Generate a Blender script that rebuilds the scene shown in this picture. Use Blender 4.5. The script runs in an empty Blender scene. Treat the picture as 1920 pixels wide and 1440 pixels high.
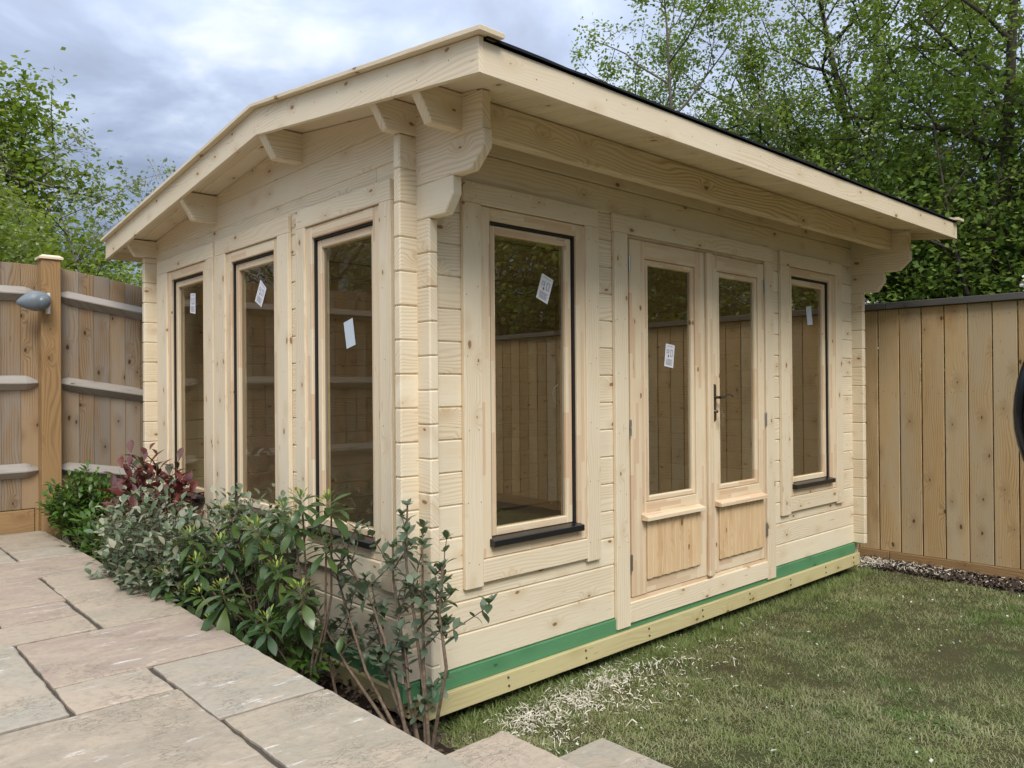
import bpy, bmesh, math, random
import numpy as np
from mathutils import Vector, Matrix, Euler, noise as mnoise
random.seed(7)
S = bpy.context.scene
COL = S.collection
R_ = math.radians

# ------------------------------------------------------------ camera
cam = bpy.data.cameras.new('camera')
cam_o = bpy.data.objects.new('camera', cam)
COL.objects.link(cam_o)
cam.sensor_width = 36.0
cam.lens = 1462.0 / 1920.0 * 36.0
cam.clip_start = 0.05
cam.clip_end = 600
FW = Vector((0.67574212, 0.73712509, 0.0043802)); RT = Vector((0.73713244, -0.67570173, -0.00793321))
UP = RT.cross(FW)
cam_o.matrix_world = Matrix(((RT.x, UP.x, -FW.x, -1.88605525), (RT.y, UP.y, -FW.y, -2.63121503),
                             (RT.z, UP.z, -FW.z, 1.44311133), (0, 0, 0, 1)))
CAMP = Vector((-1.886, -2.631, 1.443))
S.camera = cam_o

# ------------------------------------------------------------ world, sun, exposure
SUN_EL, SUN_AZ = R_(46), math.atan2(-0.42, -0.80)      # azimuth from +Y towards +X
world = bpy.data.worlds.new('World')
S.world = world
world.use_nodes = True
wn = world.node_tree
for n in list(wn.nodes): wn.nodes.remove(n)
def WN(t, **k):
    n = wn.nodes.new(t)
    for a, b in k.items(): setattr(n, a, b)
    return n
wl = wn.links.new
def wm(op, a, b=None, c=None):
    n = WN('ShaderNodeMath', operation=op)
    for i, v in enumerate((a, b, c)):
        if v is None: continue
        if isinstance(v, (int, float)): n.inputs[i].default_value = v
        else: wl(v, n.inputs[i])
    return n.outputs[0]
tc = WN('ShaderNodeTexCoord'); sp = WN('ShaderNodeSeparateXYZ'); wl(tc.outputs['Generated'], sp.inputs[0])
zz = wm('MAXIMUM', sp.outputs[2], 0.0)
den = wm('ADD', zz, 0.16)
cb = WN('ShaderNodeCombineXYZ'); wl(wm('DIVIDE', sp.outputs[0], den), cb.inputs[0]); wl(wm('DIVIDE', sp.outputs[1], den), cb.inputs[1])
n1 = WN('ShaderNodeTexNoise'); n1.inputs['Scale'].default_value = 2.1; n1.inputs['Detail'].default_value = 5; n1.inputs['Roughness'].default_value = 0.56; n1.inputs['Distortion'].default_value = 0.35
wl(cb.outputs[0], n1.inputs['Vector'])
rp = WN('ShaderNodeValToRGB'); wl(n1.outputs['Fac'], rp.inputs[0])
e = rp.color_ramp.elements
e[0].position = 0.36; e[0].color = (0.24, 0.32, 0.51, 1)
e[1].position = 0.70; e[1].color = (0.88, 0.94, 1.04, 1)
m = rp.color_ramp.elements.new(0.47); m.color = (0.33, 0.43, 0.66, 1)
m = rp.color_ramp.elements.new(0.57); m.color = (0.50, 0.62, 0.86, 1)
sky = WN('ShaderNodeTexSky', sky_type='NISHITA'); sky.sun_disc = False
sky.sun_elevation = SUN_EL; sky.sun_rotation = SUN_AZ
sky.air_density = 1.0; sky.dust_density = 2.0
skb = WN('ShaderNodeBackground'); wl(sky.outputs[0], skb.inputs[0]); skb.inputs[1].default_value = 0.05
clb = WN('ShaderNodeBackground'); mz = WN('ShaderNodeMix', data_type='RGBA'); wl(wm('MULTIPLY', zz, 0.8), mz.inputs[0]); wl(rp.outputs[0], mz.inputs[6]); mz.inputs[7].default_value = (.80, .83, .88, 1)
wl(mz.outputs[2], clb.inputs[0])
# overcast luminance rises towards the zenith (CIE overcast sky)
wl(wm('MULTIPLY', wm('MULTIPLY_ADD', zz, 1.62, 0.16), 1.0), clb.inputs[1])
mx = WN('ShaderNodeMixShader'); mx.inputs[0].default_value = 0.86
wl(skb.outputs[0], mx.inputs[1]); wl(clb.outputs[0], mx.inputs[2])
wo = WN('ShaderNodeOutputWorld'); wl(mx.outputs[0], wo.inputs[0])

sun = bpy.data.lights.new('sun', 'SUN'); sun.energy = 1.5; sun.angle = R_(24); sun.color = (1.0, 0.945, 0.87)
sun_o = bpy.data.objects.new('sun', sun); COL.objects.link(sun_o)
sd = Vector((math.sin(SUN_AZ)*math.cos(SUN_EL), math.cos(SUN_AZ)*math.cos(SUN_EL), math.sin(SUN_EL)))
sun_o.rotation_euler = sd.to_track_quat('Z', 'Y').to_euler()
S.view_settings.view_transform = 'Standard'; S.view_settings.look = 'None'
S.view_settings.exposure = 0.78; S.view_settings.gamma = 1
S.view_settings.use_curve_mapping = False

# ------------------------------------------------------------ node helpers
class NT:
    def __init__(s, name):
        s.m = bpy.data.materials.new(name); s.m.use_nodes = True; s.t = s.m.node_tree
        for n in list(s.t.nodes): s.t.nodes.remove(n)
        s.out = s.n('ShaderNodeOutputMaterial')
    def n(s, t, **k):
        x = s.t.nodes.new(t)
        for a, b in k.items(): setattr(x, a, b)
        return x
    def set(s, sock, v):
        if v is None: return
        if isinstance(v, (int, float, tuple)): sock.default_value = v
        else: s.t.links.new(v, sock)
    def math(s, op, a, b=None, c=None, clamp=False):
        x = s.n('ShaderNodeMath', operation=op); x.use_clamp = clamp
        for i, v in enumerate((a, b, c)): s.set(x.inputs[i], v)
        return x.outputs[0]
    def mix(s, f, a, b, mode='MIX'):
        x = s.n('ShaderNodeMix', data_type='RGBA', blend_type=mode)
        def c(v): return v + (1,) if isinstance(v, tuple) and len(v) == 3 else v
        s.set(x.inputs[0], f); s.set(x.inputs[6], c(a)); s.set(x.inputs[7], c(b)); return x.outputs[2]
    def comb(s, a, b, c=0.0):
        x = s.n('ShaderNodeCombineXYZ')
        for i, v in enumerate((a, b, c)): s.set(x.inputs[i], v)
        return x.outputs[0]
    def noise(s, vec, scale=1, detail=3, rough=.5, dim='3D', dist=0.0):
        x = s.n('ShaderNodeTexNoise', noise_dimensions=dim); s.set(x.inputs['Vector'], vec)
        x.inputs['Scale'].default_value = scale; x.inputs['Detail'].default_value = detail
        x.inputs['Roughness'].default_value = rough; x.inputs['Distortion'].default_value = dist
        return x.outputs['Fac']
    def ss(s, v, lo, hi):      # smoothstep
        x = s.n('ShaderNodeMapRange', interpolation_type='SMOOTHSTEP')
        s.set(x.inputs[0], v); s.set(x.inputs[1], lo); s.set(x.inputs[2], hi); x.inputs[3].default_value = 0; x.inputs[4].default_value = 1
        return x.outputs[0]
    def bsdf(s, col, rough=.6, spec=.4, bump=None, bstr=.3, bdist=.002, metal=0.0):
        b = s.n('ShaderNodeBsdfPrincipled'); c = col + (1,) if isinstance(col, tuple) and len(col) == 3 else col
        s.set(b.inputs['Base Color'], c); s.set(b.inputs['Roughness'], rough); b.inputs['Specular IOR Level'].default_value = spec
        b.inputs['Metallic'].default_value = metal
        if bump is not None:
            bn = s.n('ShaderNodeBump'); bn.inputs['Strength'].default_value = bstr; bn.inputs['Distance'].default_value = bdist
            s.set(bn.inputs['Height'], bump); s.t.links.new(bn.outputs[0], b.inputs['Normal'])
        s.t.links.new(b.outputs[0], s.out.inputs[0]); return b

def wood(name, axis, light, dark, knot=(.20, .09, .035), rings=.35, warm=(.74, .56, .35), warmf=.30, finger=False,
         kd=1.0, grey=None, greyf=0.0, rough=.62, ringf=62.0, fib=.6, var=.14, dk=(.45, .36, .26)):
    t = NT(name); tcn = t.n('ShaderNodeTexCoord'); oi = t.n('ShaderNodeObjectInfo'); rnd = oi.outputs['Random']
    sx = t.n('ShaderNodeSeparateXYZ'); t.t.links.new(tcn.outputs['Object'], sx.inputs[0])
    X, Y, Z = sx.outputs
    u, v, w = {'X': (X, Y, Z), 'Y': (Y, X, Z), 'Z': (Z, X, Y)}[axis]
    u = t.math('MULTIPLY_ADD', rnd, 41.0, u)
    s_ = t.math('ADD', t.math('ADD', v, w), t.math('MULTIPLY', rnd, 17.3))
    low = t.noise(t.comb(t.math('MULTIPLY', u, 1.1), t.math('MULTIPLY', s_, 5.0)), 1, 2, .5, '2D')
    vr = t.n('ShaderNodeTexVoronoi', voronoi_dimensions='2D', feature='F1'); vr.inputs['Scale'].default_value = 1
    wob = t.math('MULTIPLY', t.math('SUBTRACT', t.noise(t.comb(t.math('MULTIPLY', u, 30), t.math('MULTIPLY', s_, 30)), 1, 2, .5, '2D'), .5), .06)
    t.set(vr.inputs['Vector'], t.comb(t.math('ADD', t.math('MULTIPLY', u, 3.4 * kd), wob), t.math('ADD', t.math('MULTIPLY', s_, 6.5 * kd), wob)))
    d = vr.outputs['Distance']; sc = t.n('ShaderNodeSeparateColor'); t.t.links.new(vr.outputs['Color'], sc.inputs[0])
    r = t.math('MULTIPLY', t.math('SUBTRACT', sc.outputs[0], .34), .125 * kd)
    has = t.ss(r, 0.0, .004)
    km = t.math('MULTIPLY', t.math('SUBTRACT', 1.0, t.ss(d, t.math('MULTIPLY', r, .55), r)), has)
    infl = t.math('MULTIPLY', t.math('SUBTRACT', 1.0, t.ss(d, 0.0, .36)), has)
    ph = t.math('ADD', t.math('MULTIPLY', s_, ringf), t.math('ADD', t.math('MULTIPLY', low, 7.0), t.math('MULTIPLY', infl, 2.6)))
    rg = t.math('MULTIPLY_ADD', t.math('SINE', t.math('MULTIPLY', ph, 6.2832)), .5, .5)
    rg = t.math('POWER', rg, 2.2)
    fb = t.noise(t.comb(t.math('MULTIPLY', u, 5), t.math('MULTIPLY', s_, 260)), 1, 3, .6, '2D')
    pat = t.noise(t.comb(t.math('MULTIPLY', u, 2.2), t.math('MULTIPLY', s_, 9), t.math('MULTIPLY', rnd, 9)), 1, 4, .6)
    ringvis = t.ss(t.noise(t.comb(t.math('MULTIPLY', u, .9), t.math('MULTIPLY', s_, 3)), 1, 1, .5, '2D'), .32, .62)
    f = t.math('ADD', t.math('MULTIPLY', t.math('MULTIPLY', rg, rings), ringvis), t.math('MULTIPLY', t.math('SUBTRACT', fb, .42), fib), clamp=True)
    c = t.mix(f, light, dark)
    c = t.mix(t.math('MULTIPLY', t.ss(pat, .45, .75), warmf), c, warm)
    c = t.mix(t.math('MULTIPLY', t.math('SUBTRACT', t.noise(t.comb(rnd, t.math('MULTIPLY', rnd, 7.0)), 13, 0), .3), warmf * 1.2), c, warm)
    if finger:
        row = t.math('FLOOR', t.math('MULTIPLY', s_, 42)); cl = t.math('FLOOR', t.math('ADD', t.math('MULTIPLY', u, 3.1), t.math('MULTIPLY', row, .41)))
        wn_ = t.n('ShaderNodeTexWhiteNoise', noise_dimensions='2D'); t.set(wn_.inputs['Vector'], t.comb(cl, row))
        c = t.mix(t.math('MULTIPLY', t.ss(wn_.outputs['Value'], .35, 1.0), .55), c, (.62, .38, .22))
        c = t.mix(t.math('MULTIPLY', t.ss(wn_.outputs['Value'], .0, .35), .0), c, light)
    if grey is not None:
        gn = t.noise(t.comb(t.math('MULTIPLY', u, 1.3), t.math('MULTIPLY', s_, 7), rnd), 1, 4, .6)
        c = t.mix(t.math('MULTIPLY', t.ss(t.math('ADD', gn, t.math('MULTIPLY', t.math('SUBTRACT', rnd, .5), .35)), .35, .75), greyf), c, grey)
    c = t.mix(t.math('MULTIPLY', infl, .42), c, dark)
    c = t.mix(t.math('MULTIPLY', km, .88), c, knot)
    h = t.math('ADD', t.math('MULTIPLY', fb, .5), t.math('MULTIPLY', rg, .2))
    r2 = t.n('ShaderNodeTexWhiteNoise', noise_dimensions='1D'); t.set(r2.inputs['W'], t.math('MULTIPLY', rnd, 91.7))
    c = t.mix(t.math('MULTIPLY', r2.outputs['Value'], var), c, t.mix(1.0, c, dk, 'MULTIPLY'))
    # short resin streaks and shakes along the grain
    st = t.noise(t.comb(t.math('MULTIPLY', u, 9), t.math('MULTIPLY', s_, 75), t.math('MULTIPLY', rnd, 5)), 1, 1, .5)
    c = t.mix(t.math('MULTIPLY', t.ss(st, .74, .80), .45), c, knot)
    t.bsdf(c, rough, .3, h, .3, .0015)
    return t.m

SP_L, SP_D = (.82, .735, .555), (.58, .42, .23)
def axes(name, **k): return {a: wood(name + '_' + a.lower(), a, **k) for a in 'XYZ'}
SPRUCE = axes('spruce', light=SP_L, dark=SP_D, rings=.55, knot=(.24, .115, .05), kd=1.15)
TRIM = axes('spruce_trim', light=(.82, .72, .535), dark=(.63, .47, .28), rings=.5, knot=(.27, .14, .06), kd=1.3, warmf=.15)
FING = axes('laminated_pine', light=(.81, .69, .49), dark=(.66, .48, .28), rings=.3, finger=True, kd=.7, warmf=.2)
PINE = axes('pine_panel', light=(.76, .56, .33), dark=(.54, .31, .13), rings=.75, kd=.7, ringf=75, warmf=.3)
TREATED = axes('treated_pine', light=(.60, .53, .28), dark=(.42, .33, .14), rings=.45, kd=1.0, warm=(.52, .42, .22))
BEAMW = axes('eave_beam_spruce', light=(.78, .67, .47), dark=(.50, .34, .17), rings=.95, knot=(.20, .10, .045), kd=1.1, ringf=48, warmf=.35)
GREENW = axes('green_stain', light=(.10, .275, .13), dark=(.06, .19, .082), rings=.35, knot=(.04, .11, .05), warm=(.15, .33, .16), kd=1.0)
OLDF = axes('weathered_fence', light=(.37, .265, .155), dark=(.16, .105, .055), rings=.75, knot=(.05, .028, .016), kd=1.15, var=.6, warm=(.33, .195, .085), warmf=.4,
            grey=(.33, .305, .27), greyf=.9, rough=.8, fib=.5)
NEWF = axes('brown_fence', light=(.70, .515, .275), dark=(.36, .24, .11), rings=.8, knot=(.09, .045, .02), kd=1.0, var=.5, warm=(.52, .33, .14), warmf=.75,
            grey=(.56, .48, .33), greyf=.75, rough=.75, fib=.8)
RAILW = axes('grey_rail', light=(.40, .375, .34), dark=(.25, .22, .19), rings=.4, knot=(.08, .05, .03), kd=1.2, warm=(.30, .24, .17), rough=.8)
POSTW = axes('fence_post', light=(.38, .235, .105), dark=(.22, .125, .05), rings=.7, knot=(.12, .06, .03), kd=1.0, warm=(.33, .24, .13), rough=.75, ringf=45)
CAPW = axes('fence_capping', light=(.10, .095, .085), dark=(.05, .045, .04), rings=.4, knot=(.04, .03, .03), warm=(.12, .10, .085), grey=(.24, .24, .23), greyf=.5, rough=.7)

def flat(name, col, rough=.5, spec=.5, metal=0.0, nz=None):
    t = NT(name); c = col; b = None
    if nz:
        tcn = t.n('ShaderNodeTexCoord'); f = t.noise(tcn.outputs['Object'], nz, 4, .6)
        c = t.mix(f, tuple(x * .7 for x in col), tuple(min(1, x * 1.3) for x in col)); b = f
    t.bsdf(c, rough, spec, b, .3, .002, metal); return t.m
BLACK = flat('black_aluminium', (.012, .012, .014), .28, .5)
GASKET = flat('black_gasket', (.01, .01, .011), .55)
STEEL = flat('zinc_steel', (.5, .5, .5), .35, .5, 1.0)
PEWTER = flat('pewter_metal', (.16, .145, .125), .36, .5, .9)
NICKEL = flat('nickel_key', (.55, .5, .42), .25, .5, 1.0)
SCREW = flat('screw_head', (.09, .075, .05), .5)
SPACER = flat('grey_spacer', (.34, .34, .33), .4)
SHINGLE = flat('black_bitumen', (.018, .019, .022), .85, .2, nz=160)
PAPER = flat('white_paper', (.78, .79, .82), .6)
PAPERB = flat('paper_back', (.55, .63, .68), .55)
INK = flat('grey_ink', (.16, .16, .19), .7)
INK2 = flat('pale_ink', (.42, .44, .52), .7)
RED = flat('red_ink', (.42, .07, .06), .7)
LAMPG = flat('grey_plastic', (.155, .185, .205), .42, .5, nz=400)
WHITEP = flat('white_plastic', (.7, .7, .7), .4)
CABLE = flat('black_cable', (.008, .008, .01), .22, .6)
SOIL = flat('dark_soil', (.035, .025, .017), .95, .2, nz=30)
MORTAR = flat('sand_mortar', (.075, .064, .05), .95, .2, nz=120)
POLE = flat('pale_green_pole', (.30, .36, .27), .6)

def glass_mat(nm, k0, k1):
    t = NT(nm); tr = t.n('ShaderNodeBsdfTransparent'); tr.inputs[0].default_value = (.82, .80, .72, 1)
    gl = t.n('ShaderNodeBsdfGlossy'); gl.inputs['Roughness'].default_value = 0.0; gl.inputs[0].default_value = (.96, .91, .80, 1)
    fr = t.n('ShaderNodeLayerWeight'); fr.inputs[0].default_value = 0.5
    f = t.math('MULTIPLY_ADD', t.math('MULTIPLY_ADD', t.math('POWER', fr.outputs['Facing'], 5.0), .96, .04), k1, k0, clamp=True)
    mx = t.n('ShaderNodeMixShader'); t.set(mx.inputs[0], f); t.t.links.new(tr.outputs[0], mx.inputs[1]); t.t.links.new(gl.outputs[0], mx.inputs[2])
    t.t.links.new(mx.outputs[0], t.out.inputs[0]); return t.m
GLASS = glass_mat('coated_glass', .17, 1.8); GLASS_S = glass_mat('clear_glass', .03, 1.1)

# ------------------------------------------------------------ object helpers
WP = {}
def link(name, data, mat, parent, loc=(0, 0, 0), rot=None):
    o = bpy.data.objects.new(name, data); COL.objects.link(o)
    if mat is not None and data is not None and not data.materials: data.materials.append(mat)
    loc = Vector(loc); WP[o.name] = loc.copy()
    if parent is not None:
        o.parent = parent; o.location = loc - WP[parent.name]
    else: o.location = loc
    if rot: o.rotation_euler = rot
    return o
def empty(name, loc=(0, 0, 0), parent=None):
    return link(name, None, None, parent, loc)
def tag(o, label=None, cat=None, group=None, kind=None):
    if label: o['label'] = label
    if cat: o['category'] = cat
    if group: o['group'] = group
    if kind: o['kind'] = kind
    return o
MC = {}
def cube_mesh(dx, dy, dz, bev, mat):
    key = (round(dx, 4), round(dy, 4), round(dz, 4), bev, mat.name)
    if key in MC: return MC[key]
    bm = bmesh.new(); bmesh.ops.create_cube(bm, size=1)
    bmesh.ops.scale(bm, vec=(dx, dy, dz), verts=bm.verts)
    if bev > 0:
        bmesh.ops.bevel(bm, geom=bm.edges[:], offset=min(bev, dx * .3, dy * .3, dz * .3), segments=1, affect='EDGES')
    me = bpy.data.meshes.new('block'); bm.to_mesh(me); bm.free(); me.materials.append(mat); MC[key] = me
    return me
def long_axis(d): return 'XYZ'[max(range(3), key=lambda i: d[i])]
def box(name, x, y, z, mat, parent, bev=.003, rot=None):
    """x,y,z are (lo,hi) pairs in world space; mat is a material or a dict of per-axis grain"""
    d = (x[1] - x[0], y[1] - y[0], z[1] - z[0])
    if isinstance(mat, dict): mat = mat[long_axis(d)]
    return link(name, cube_mesh(*d, bev, mat), mat, parent, ((x[0] + x[1]) / 2, (y[0] + y[1]) / 2, (z[0] + z[1]) / 2), rot)
def prism(name, pts, axis, a0, a1, mat, parent, bev=.003, grain=None):
    """extrude a 2D outline: axis 'Y' -> pts are (x,z); 'X' -> (y,z); 'Z' -> (x,y)"""
    def P(p, a): return {'Y': (p[0], a, p[1]), 'X': (a, p[0], p[1]), 'Z': (p[0], p[1], a)}[axis]
    vs = [Vector(P(p, a)) for a in (a0, a1) for p in pts]
    c = sum(vs, Vector()) / len(vs); n = len(pts)
    bm = bmesh.new(); bv = [bm.verts.new(v - c) for v in vs]
    bm.faces.new(bv[:n]); bm.faces.new(bv[n:][::-1])
    for i in range(n): bm.faces.new((bv[i], bv[i + n], bv[(i + 1) % n + n], bv[(i + 1) % n]))
    bmesh.ops.recalc_face_normals(bm, faces=bm.faces)
    if bev > 0: bmesh.ops.bevel(bm, geom=bm.edges[:], offset=bev, segments=1, affect='EDGES')
    me = bpy.data.meshes.new(name); bm.to_mesh(me); bm.free()
    if isinstance(mat, dict):
        ext = [max(v[i] for v in vs) - min(v[i] for v in vs) for i in range(3)]
        mat = mat[grain or long_axis(ext)]
    return link(name, me, mat, parent, c)
def mesh_np(name, V, F, mat, parent=None, smooth=False, attr=None, loc=(0, 0, 0)):
    """V (n,3), F (m,k) with constant k"""
    me = bpy.data.meshes.new(name); V = np.asarray(V, np.float32); F = np.asarray(F, np.int32)
    k = F.shape[1]; me.vertices.add(len(V)); me.vertices.foreach_set('co', V.ravel())
    me.loops.add(F.size); me.loops.foreach_set('vertex_index', F.ravel())
    me.polygons.add(len(F)); me.polygons.foreach_set('loop_start', np.arange(0, F.size, k, dtype=np.int32))
    me.polygons.foreach_set('loop_total', np.full(len(F), k, np.int32))
    if smooth: me.polygons.foreach_set('use_smooth', np.ones(len(F), bool))
    me.update(calc_edges=True)
    if attr is not None:
        a = me.attributes.new('v', 'FLOAT', 'POINT'); a.data.foreach_set('value', np.asarray(attr, np.float32))
    return link(name, me, mat, parent, loc)
def tube_arrays(path, radii, sides=6):
    P = [Vector(p) for p in path]; V = []; F = []
    for i, p in enumerate(P):
        t = (P[min(i + 1, len(P) - 1)] - P[max(i - 1, 0)]).normalized()
        a = t.orthogonal().normalized() if i == 0 else (pa - t * pa.dot(t)).normalized()
        pa = a; b = t.cross(a)
        for k in range(sides):
            th = 2 * math.pi * k / sides
            V.append(p + (a * math.cos(th) + b * math.sin(th)) * radii[i])
    for i in range(len(P) - 1):
        for k in range(sides):
            k2 = (k + 1) % sides
            F.append((i * sides + k, i * sides + k2, (i + 1) * sides + k2, (i + 1) * sides + k))
    return V, F
def tubes(name, paths, mat, parent, sides=6, loc=(0, 0, 0), smooth=True):
    V = []; F = []
    for path, radii in paths:
        v, f = tube_arrays(path, radii, sides); o = len(V); V += [tuple(x - Vector(loc)) for x in v]; F += [tuple(i + o for i in q) for q in f]
    return mesh_np(name, V, F, mat, parent, smooth, loc=loc)
def join_mesh(name, bm, mat, parent, loc=(0, 0, 0), smooth=False):
    me = bpy.data.meshes.new(name); bm.to_mesh(me); bm.free()
    if smooth:
        for p in me.polygons: p.use_smooth = True
    return link(name, me, mat, parent, loc)

# ============================================================ GROUND
def ground_mat():
    t = NT('turf'); g = t.n('ShaderNodeNewGeometry').outputs['Position']
    a = t.noise(g, 1.6, 4, .6); b = t.noise(g, 60, 3, .6)
    c = t.mix(t.ss(a, .35, .65), (.062, .078, .028), (.085, .075, .036)); c = t.mix(t.math('MULTIPLY', b, .6), c, (.035, .03, .016))
    t.bsdf(c, .95, .15, b, .6, .01); return t.m
def grid(name, x0, x1, y0, y1, nx, ny, zf, mat, kind='structure'):
    xs = np.linspace(x0, x1, nx); ys = np.linspace(y0, y1, ny); V = [(x, y, zf(x, y)) for y in ys for x in xs]
    F = [(j * nx + i, j * nx + i + 1, (j + 1) * nx + i + 1, (j + 1) * nx + i) for j in range(ny - 1) for i in range(nx - 1)]
    o = mesh_np(name, V, F, mat, None, True); tag(o, kind=kind); return o
TURF = ground_mat()
def lawn_z(x, y): return .012 * mnoise.noise((x * 1.3, y * 1.3, 3.1)) + .004 * mnoise.noise((x * 9, y * 9, 1.0))
tag(mesh_np('ground', [(-200, -200, -.06), (200, -200, -.06), (200, 200, -.06), (-200, 200, -.06)], [(0, 1, 2, 3)], TURF), kind='structure')
grid('lawn', -.62, 4.55, -9.0, 0.25, 70, 110, lawn_z, TURF)
def bed_z(x, y): return .05 + .05 * min(1, max(0, (y + .2) / 2)) + .02 * mnoise.noise((x * 6, y * 6, 7.7)) + .01 * mnoise.noise((x * 25, y * 25, .7)) - (.0 if x > -.62 else .1)
grid('flower_bed', -.62, -.02, -.62, 3.9, 24, 120, bed_z, SOIL)
grid('bark_bed', 4.30, 4.62, -9.0, 3.9, 14, 200, lambda x, y: .0 + (x - 4.18) * .03 + .012 * mnoise.noise((x * 14, y * 14, 5.0)), SOIL)
grid('bare_ground', -.02, 4.3, .2, 3.9, 30, 30, lambda x, y: .0 + .01 * mnoise.noise((x * 5, y * 5, 2.0)), SOIL)

# ============================================================ PATIO
def stone_mat():
    t = NT('riven_sandstone'); tcn = t.n('ShaderNodeTexCoord').outputs['Object']; oi = t.n('ShaderNodeObjectInfo'); rnd = oi.outputs['Random']
    pos = t.n('ShaderNodeNewGeometry').outputs['Position']
    vm = t.n('ShaderNodeVectorMath', operation='ADD'); t.set(vm.inputs[0], tcn); t.set(vm.inputs[1], t.comb(t.math('MULTIPLY', rnd, 31.0), t.math('MULTIPLY', rnd, 17.0), 0.0)); P = vm.outputs[0]
    mp = t.n('ShaderNodeMapping'); mp.inputs['Scale'].default_value = (1.0, 1.9, 1.0); mp.inputs['Rotation'].default_value = (0, 0, .5); t.set(mp.inputs[0], P)
    a = t.noise(mp.outputs[0], 3.0, 7, .68, dist=.9); b = t.noise(P, 34, 4, .6); c3 = t.noise(P, 240, 2, .6)
    rr = t.n('ShaderNodeValToRGB'); t.set(rr.inputs[0], rnd); el = rr.color_ramp.elements; rr.color_ramp.interpolation = 'CONSTANT'
    cols = [(.40, .33, .25), (.34, .30, .23), (.37, .285, .225), (.37, .335, .27), (.44, .36, .275), (.33, .28, .215), (.36, .28, .225)]
    el[0].position = 0; el[0].color = cols[0] + (1,); el[1].position = .14; el[1].color = cols[1] + (1,)
    for i, cc in enumerate(cols[2:]): q = el.new(.28 + .14 * i); q.color = cc + (1,)
    c = t.mix(t.ss(a, .35, .7), rr.outputs[0], (.44, .36, .265)); c = t.mix(t.math('MULTIPLY', t.ss(a, .3, .12), .6), c, (.30, .265, .21))
    c = t.mix(t.math('MULTIPLY', t.ss(t.noise(mp.outputs[0], 1.3, 3, .5, dist=1.5), .52, .66), .35), c, (.32, .30, .235))
    c = t.mix(t.math('MULTIPLY', t.ss(b, .45, .75), .45), c, (.26, .21, .16)); c = t.mix(t.math('MULTIPLY', t.ss(c3, .6, .8), .3), c, (.16, .14, .11))
    m2 = t.n('ShaderNodeMapping'); m2.inputs['Scale'].default_value = (2.2, 9, 1); m2.inputs['Rotation'].default_value = (0, 0, .95); t.set(m2.inputs[0], P)
    sc = t.math('MULTIPLY', t.ss(t.noise(m2.outputs[0], 2.6, 6, .74), .565, .665), t.ss(t.noise(P, 2.4, 2), .42, .60))
    c = t.mix(t.math('MULTIPLY', sc, .75), c, (.72, .69, .64))
    ln = t.noise(mp.outputs[0], 14, 3, .5, dist=2.0); crk = t.math('SUBTRACT', 1.0, t.ss(t.math('ABSOLUTE', t.math('SUBTRACT', ln, .5)), .0, .025))
    crk = t.math('MULTIPLY', crk, t.ss(t.noise(P, 3.1, 2), .5, .62)); c = t.mix(t.math('MULTIPLY', crk, .35), c, (.20, .165, .13))
    grn = t.noise(P, 420, 2, .7); c = t.mix(t.math('MULTIPLY', t.ss(grn, .55, .75), .22), c, (.16, .13, .10)); c = t.mix(t.math('MULTIPLY', t.ss(t.noise(P, 9, 5, .7), .56, .72), .3), c, (.25, .205, .155))
    h = t.math('SUBTRACT', t.math('ADD', t.math('MULTIPLY', a, 1.0), t.math('MULTIPLY', b, .25)), t.math('MULTIPLY', crk, .15))
    t.bsdf(c, .8, .2, h, .8, .014); return t.m
STONE = stone_mat()
patio = box('patio', (-6.2, -.64), (-6.0, 3.76), (-.05, .4385), MORTAR, None, 0); tag(patio, kind='structure')
def slab(x0, x1, y0, y1, ztop, parent=patio, th=.03, name='paving_slab'):
    rng = random.Random(int(x0 * 977 + y0 * 131)); j = lambda: rng.uniform(-.004, .004)
    n = 7; pts = []
    for (a, b) in (((x0, y0), (x1, y0)), ((x1, y0), (x1, y1)), ((x1, y1), (x0, y1)), ((x0, y1), (x0, y0))):
        L = math.hypot(b[0] - a[0], b[1] - a[1]); m_ = max(3, int(L / .030))
        for i in range(m_):
            f = i / m_; nx, ny = (b[1] - a[1]) / L, -(b[0] - a[0]) / L
            w = mnoise.noise((a[0] * 7 + b[0] + f * L * 14, a[1] * 5 + b[1], 1.0)) * .0060 + mnoise.noise((a[0] * 3 + b[1] + f * L * 55, a[1] * 5, 4.0)) * .0022
            pts.append((a[0] + (b[0] - a[0]) * f + nx * w, a[1] + (b[1] - a[1]) * f + ny * w))
    cx, cy = (x0 + x1) / 2, (y0 + y1) / 2; bm = bmesh.new(); dz = rng.uniform(-.0015, .0015)
    tx, ty = rng.uniform(-.003, .003), rng.uniform(-.003, .003)
    def zt(x, y): return ztop + dz + tx * (x - cx) + ty * (y - cy)
    top = [bm.verts.new((x - cx - (x - cx) / max(.01, abs(x1 - x0)) * .012, y - cy - (y - cy) / max(.01, abs(y1 - y0)) * .012, zt(x, y) - ztop)) for x, y in pts]
    mid = [bm.verts.new((x - cx, y - cy, zt(x, y) - ztop - .0045)) for x, y in pts]
    bot = [bm.verts.new((x - cx, y - cy, -th)) for x, y in pts]
    k = len(pts); bm.faces.new(top)
    for A, B in ((top, mid), (mid, bot)):
        for i in range(k): bm.faces.new((A[i], B[i], B[(i + 1) % k], A[(i + 1) % k]))
    bmesh.ops.recalc_face_normals(bm, faces=bm.faces)
    return join_mesh(name, bm, STONE, parent, (cx, cy, ztop))
G = .0065
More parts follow.
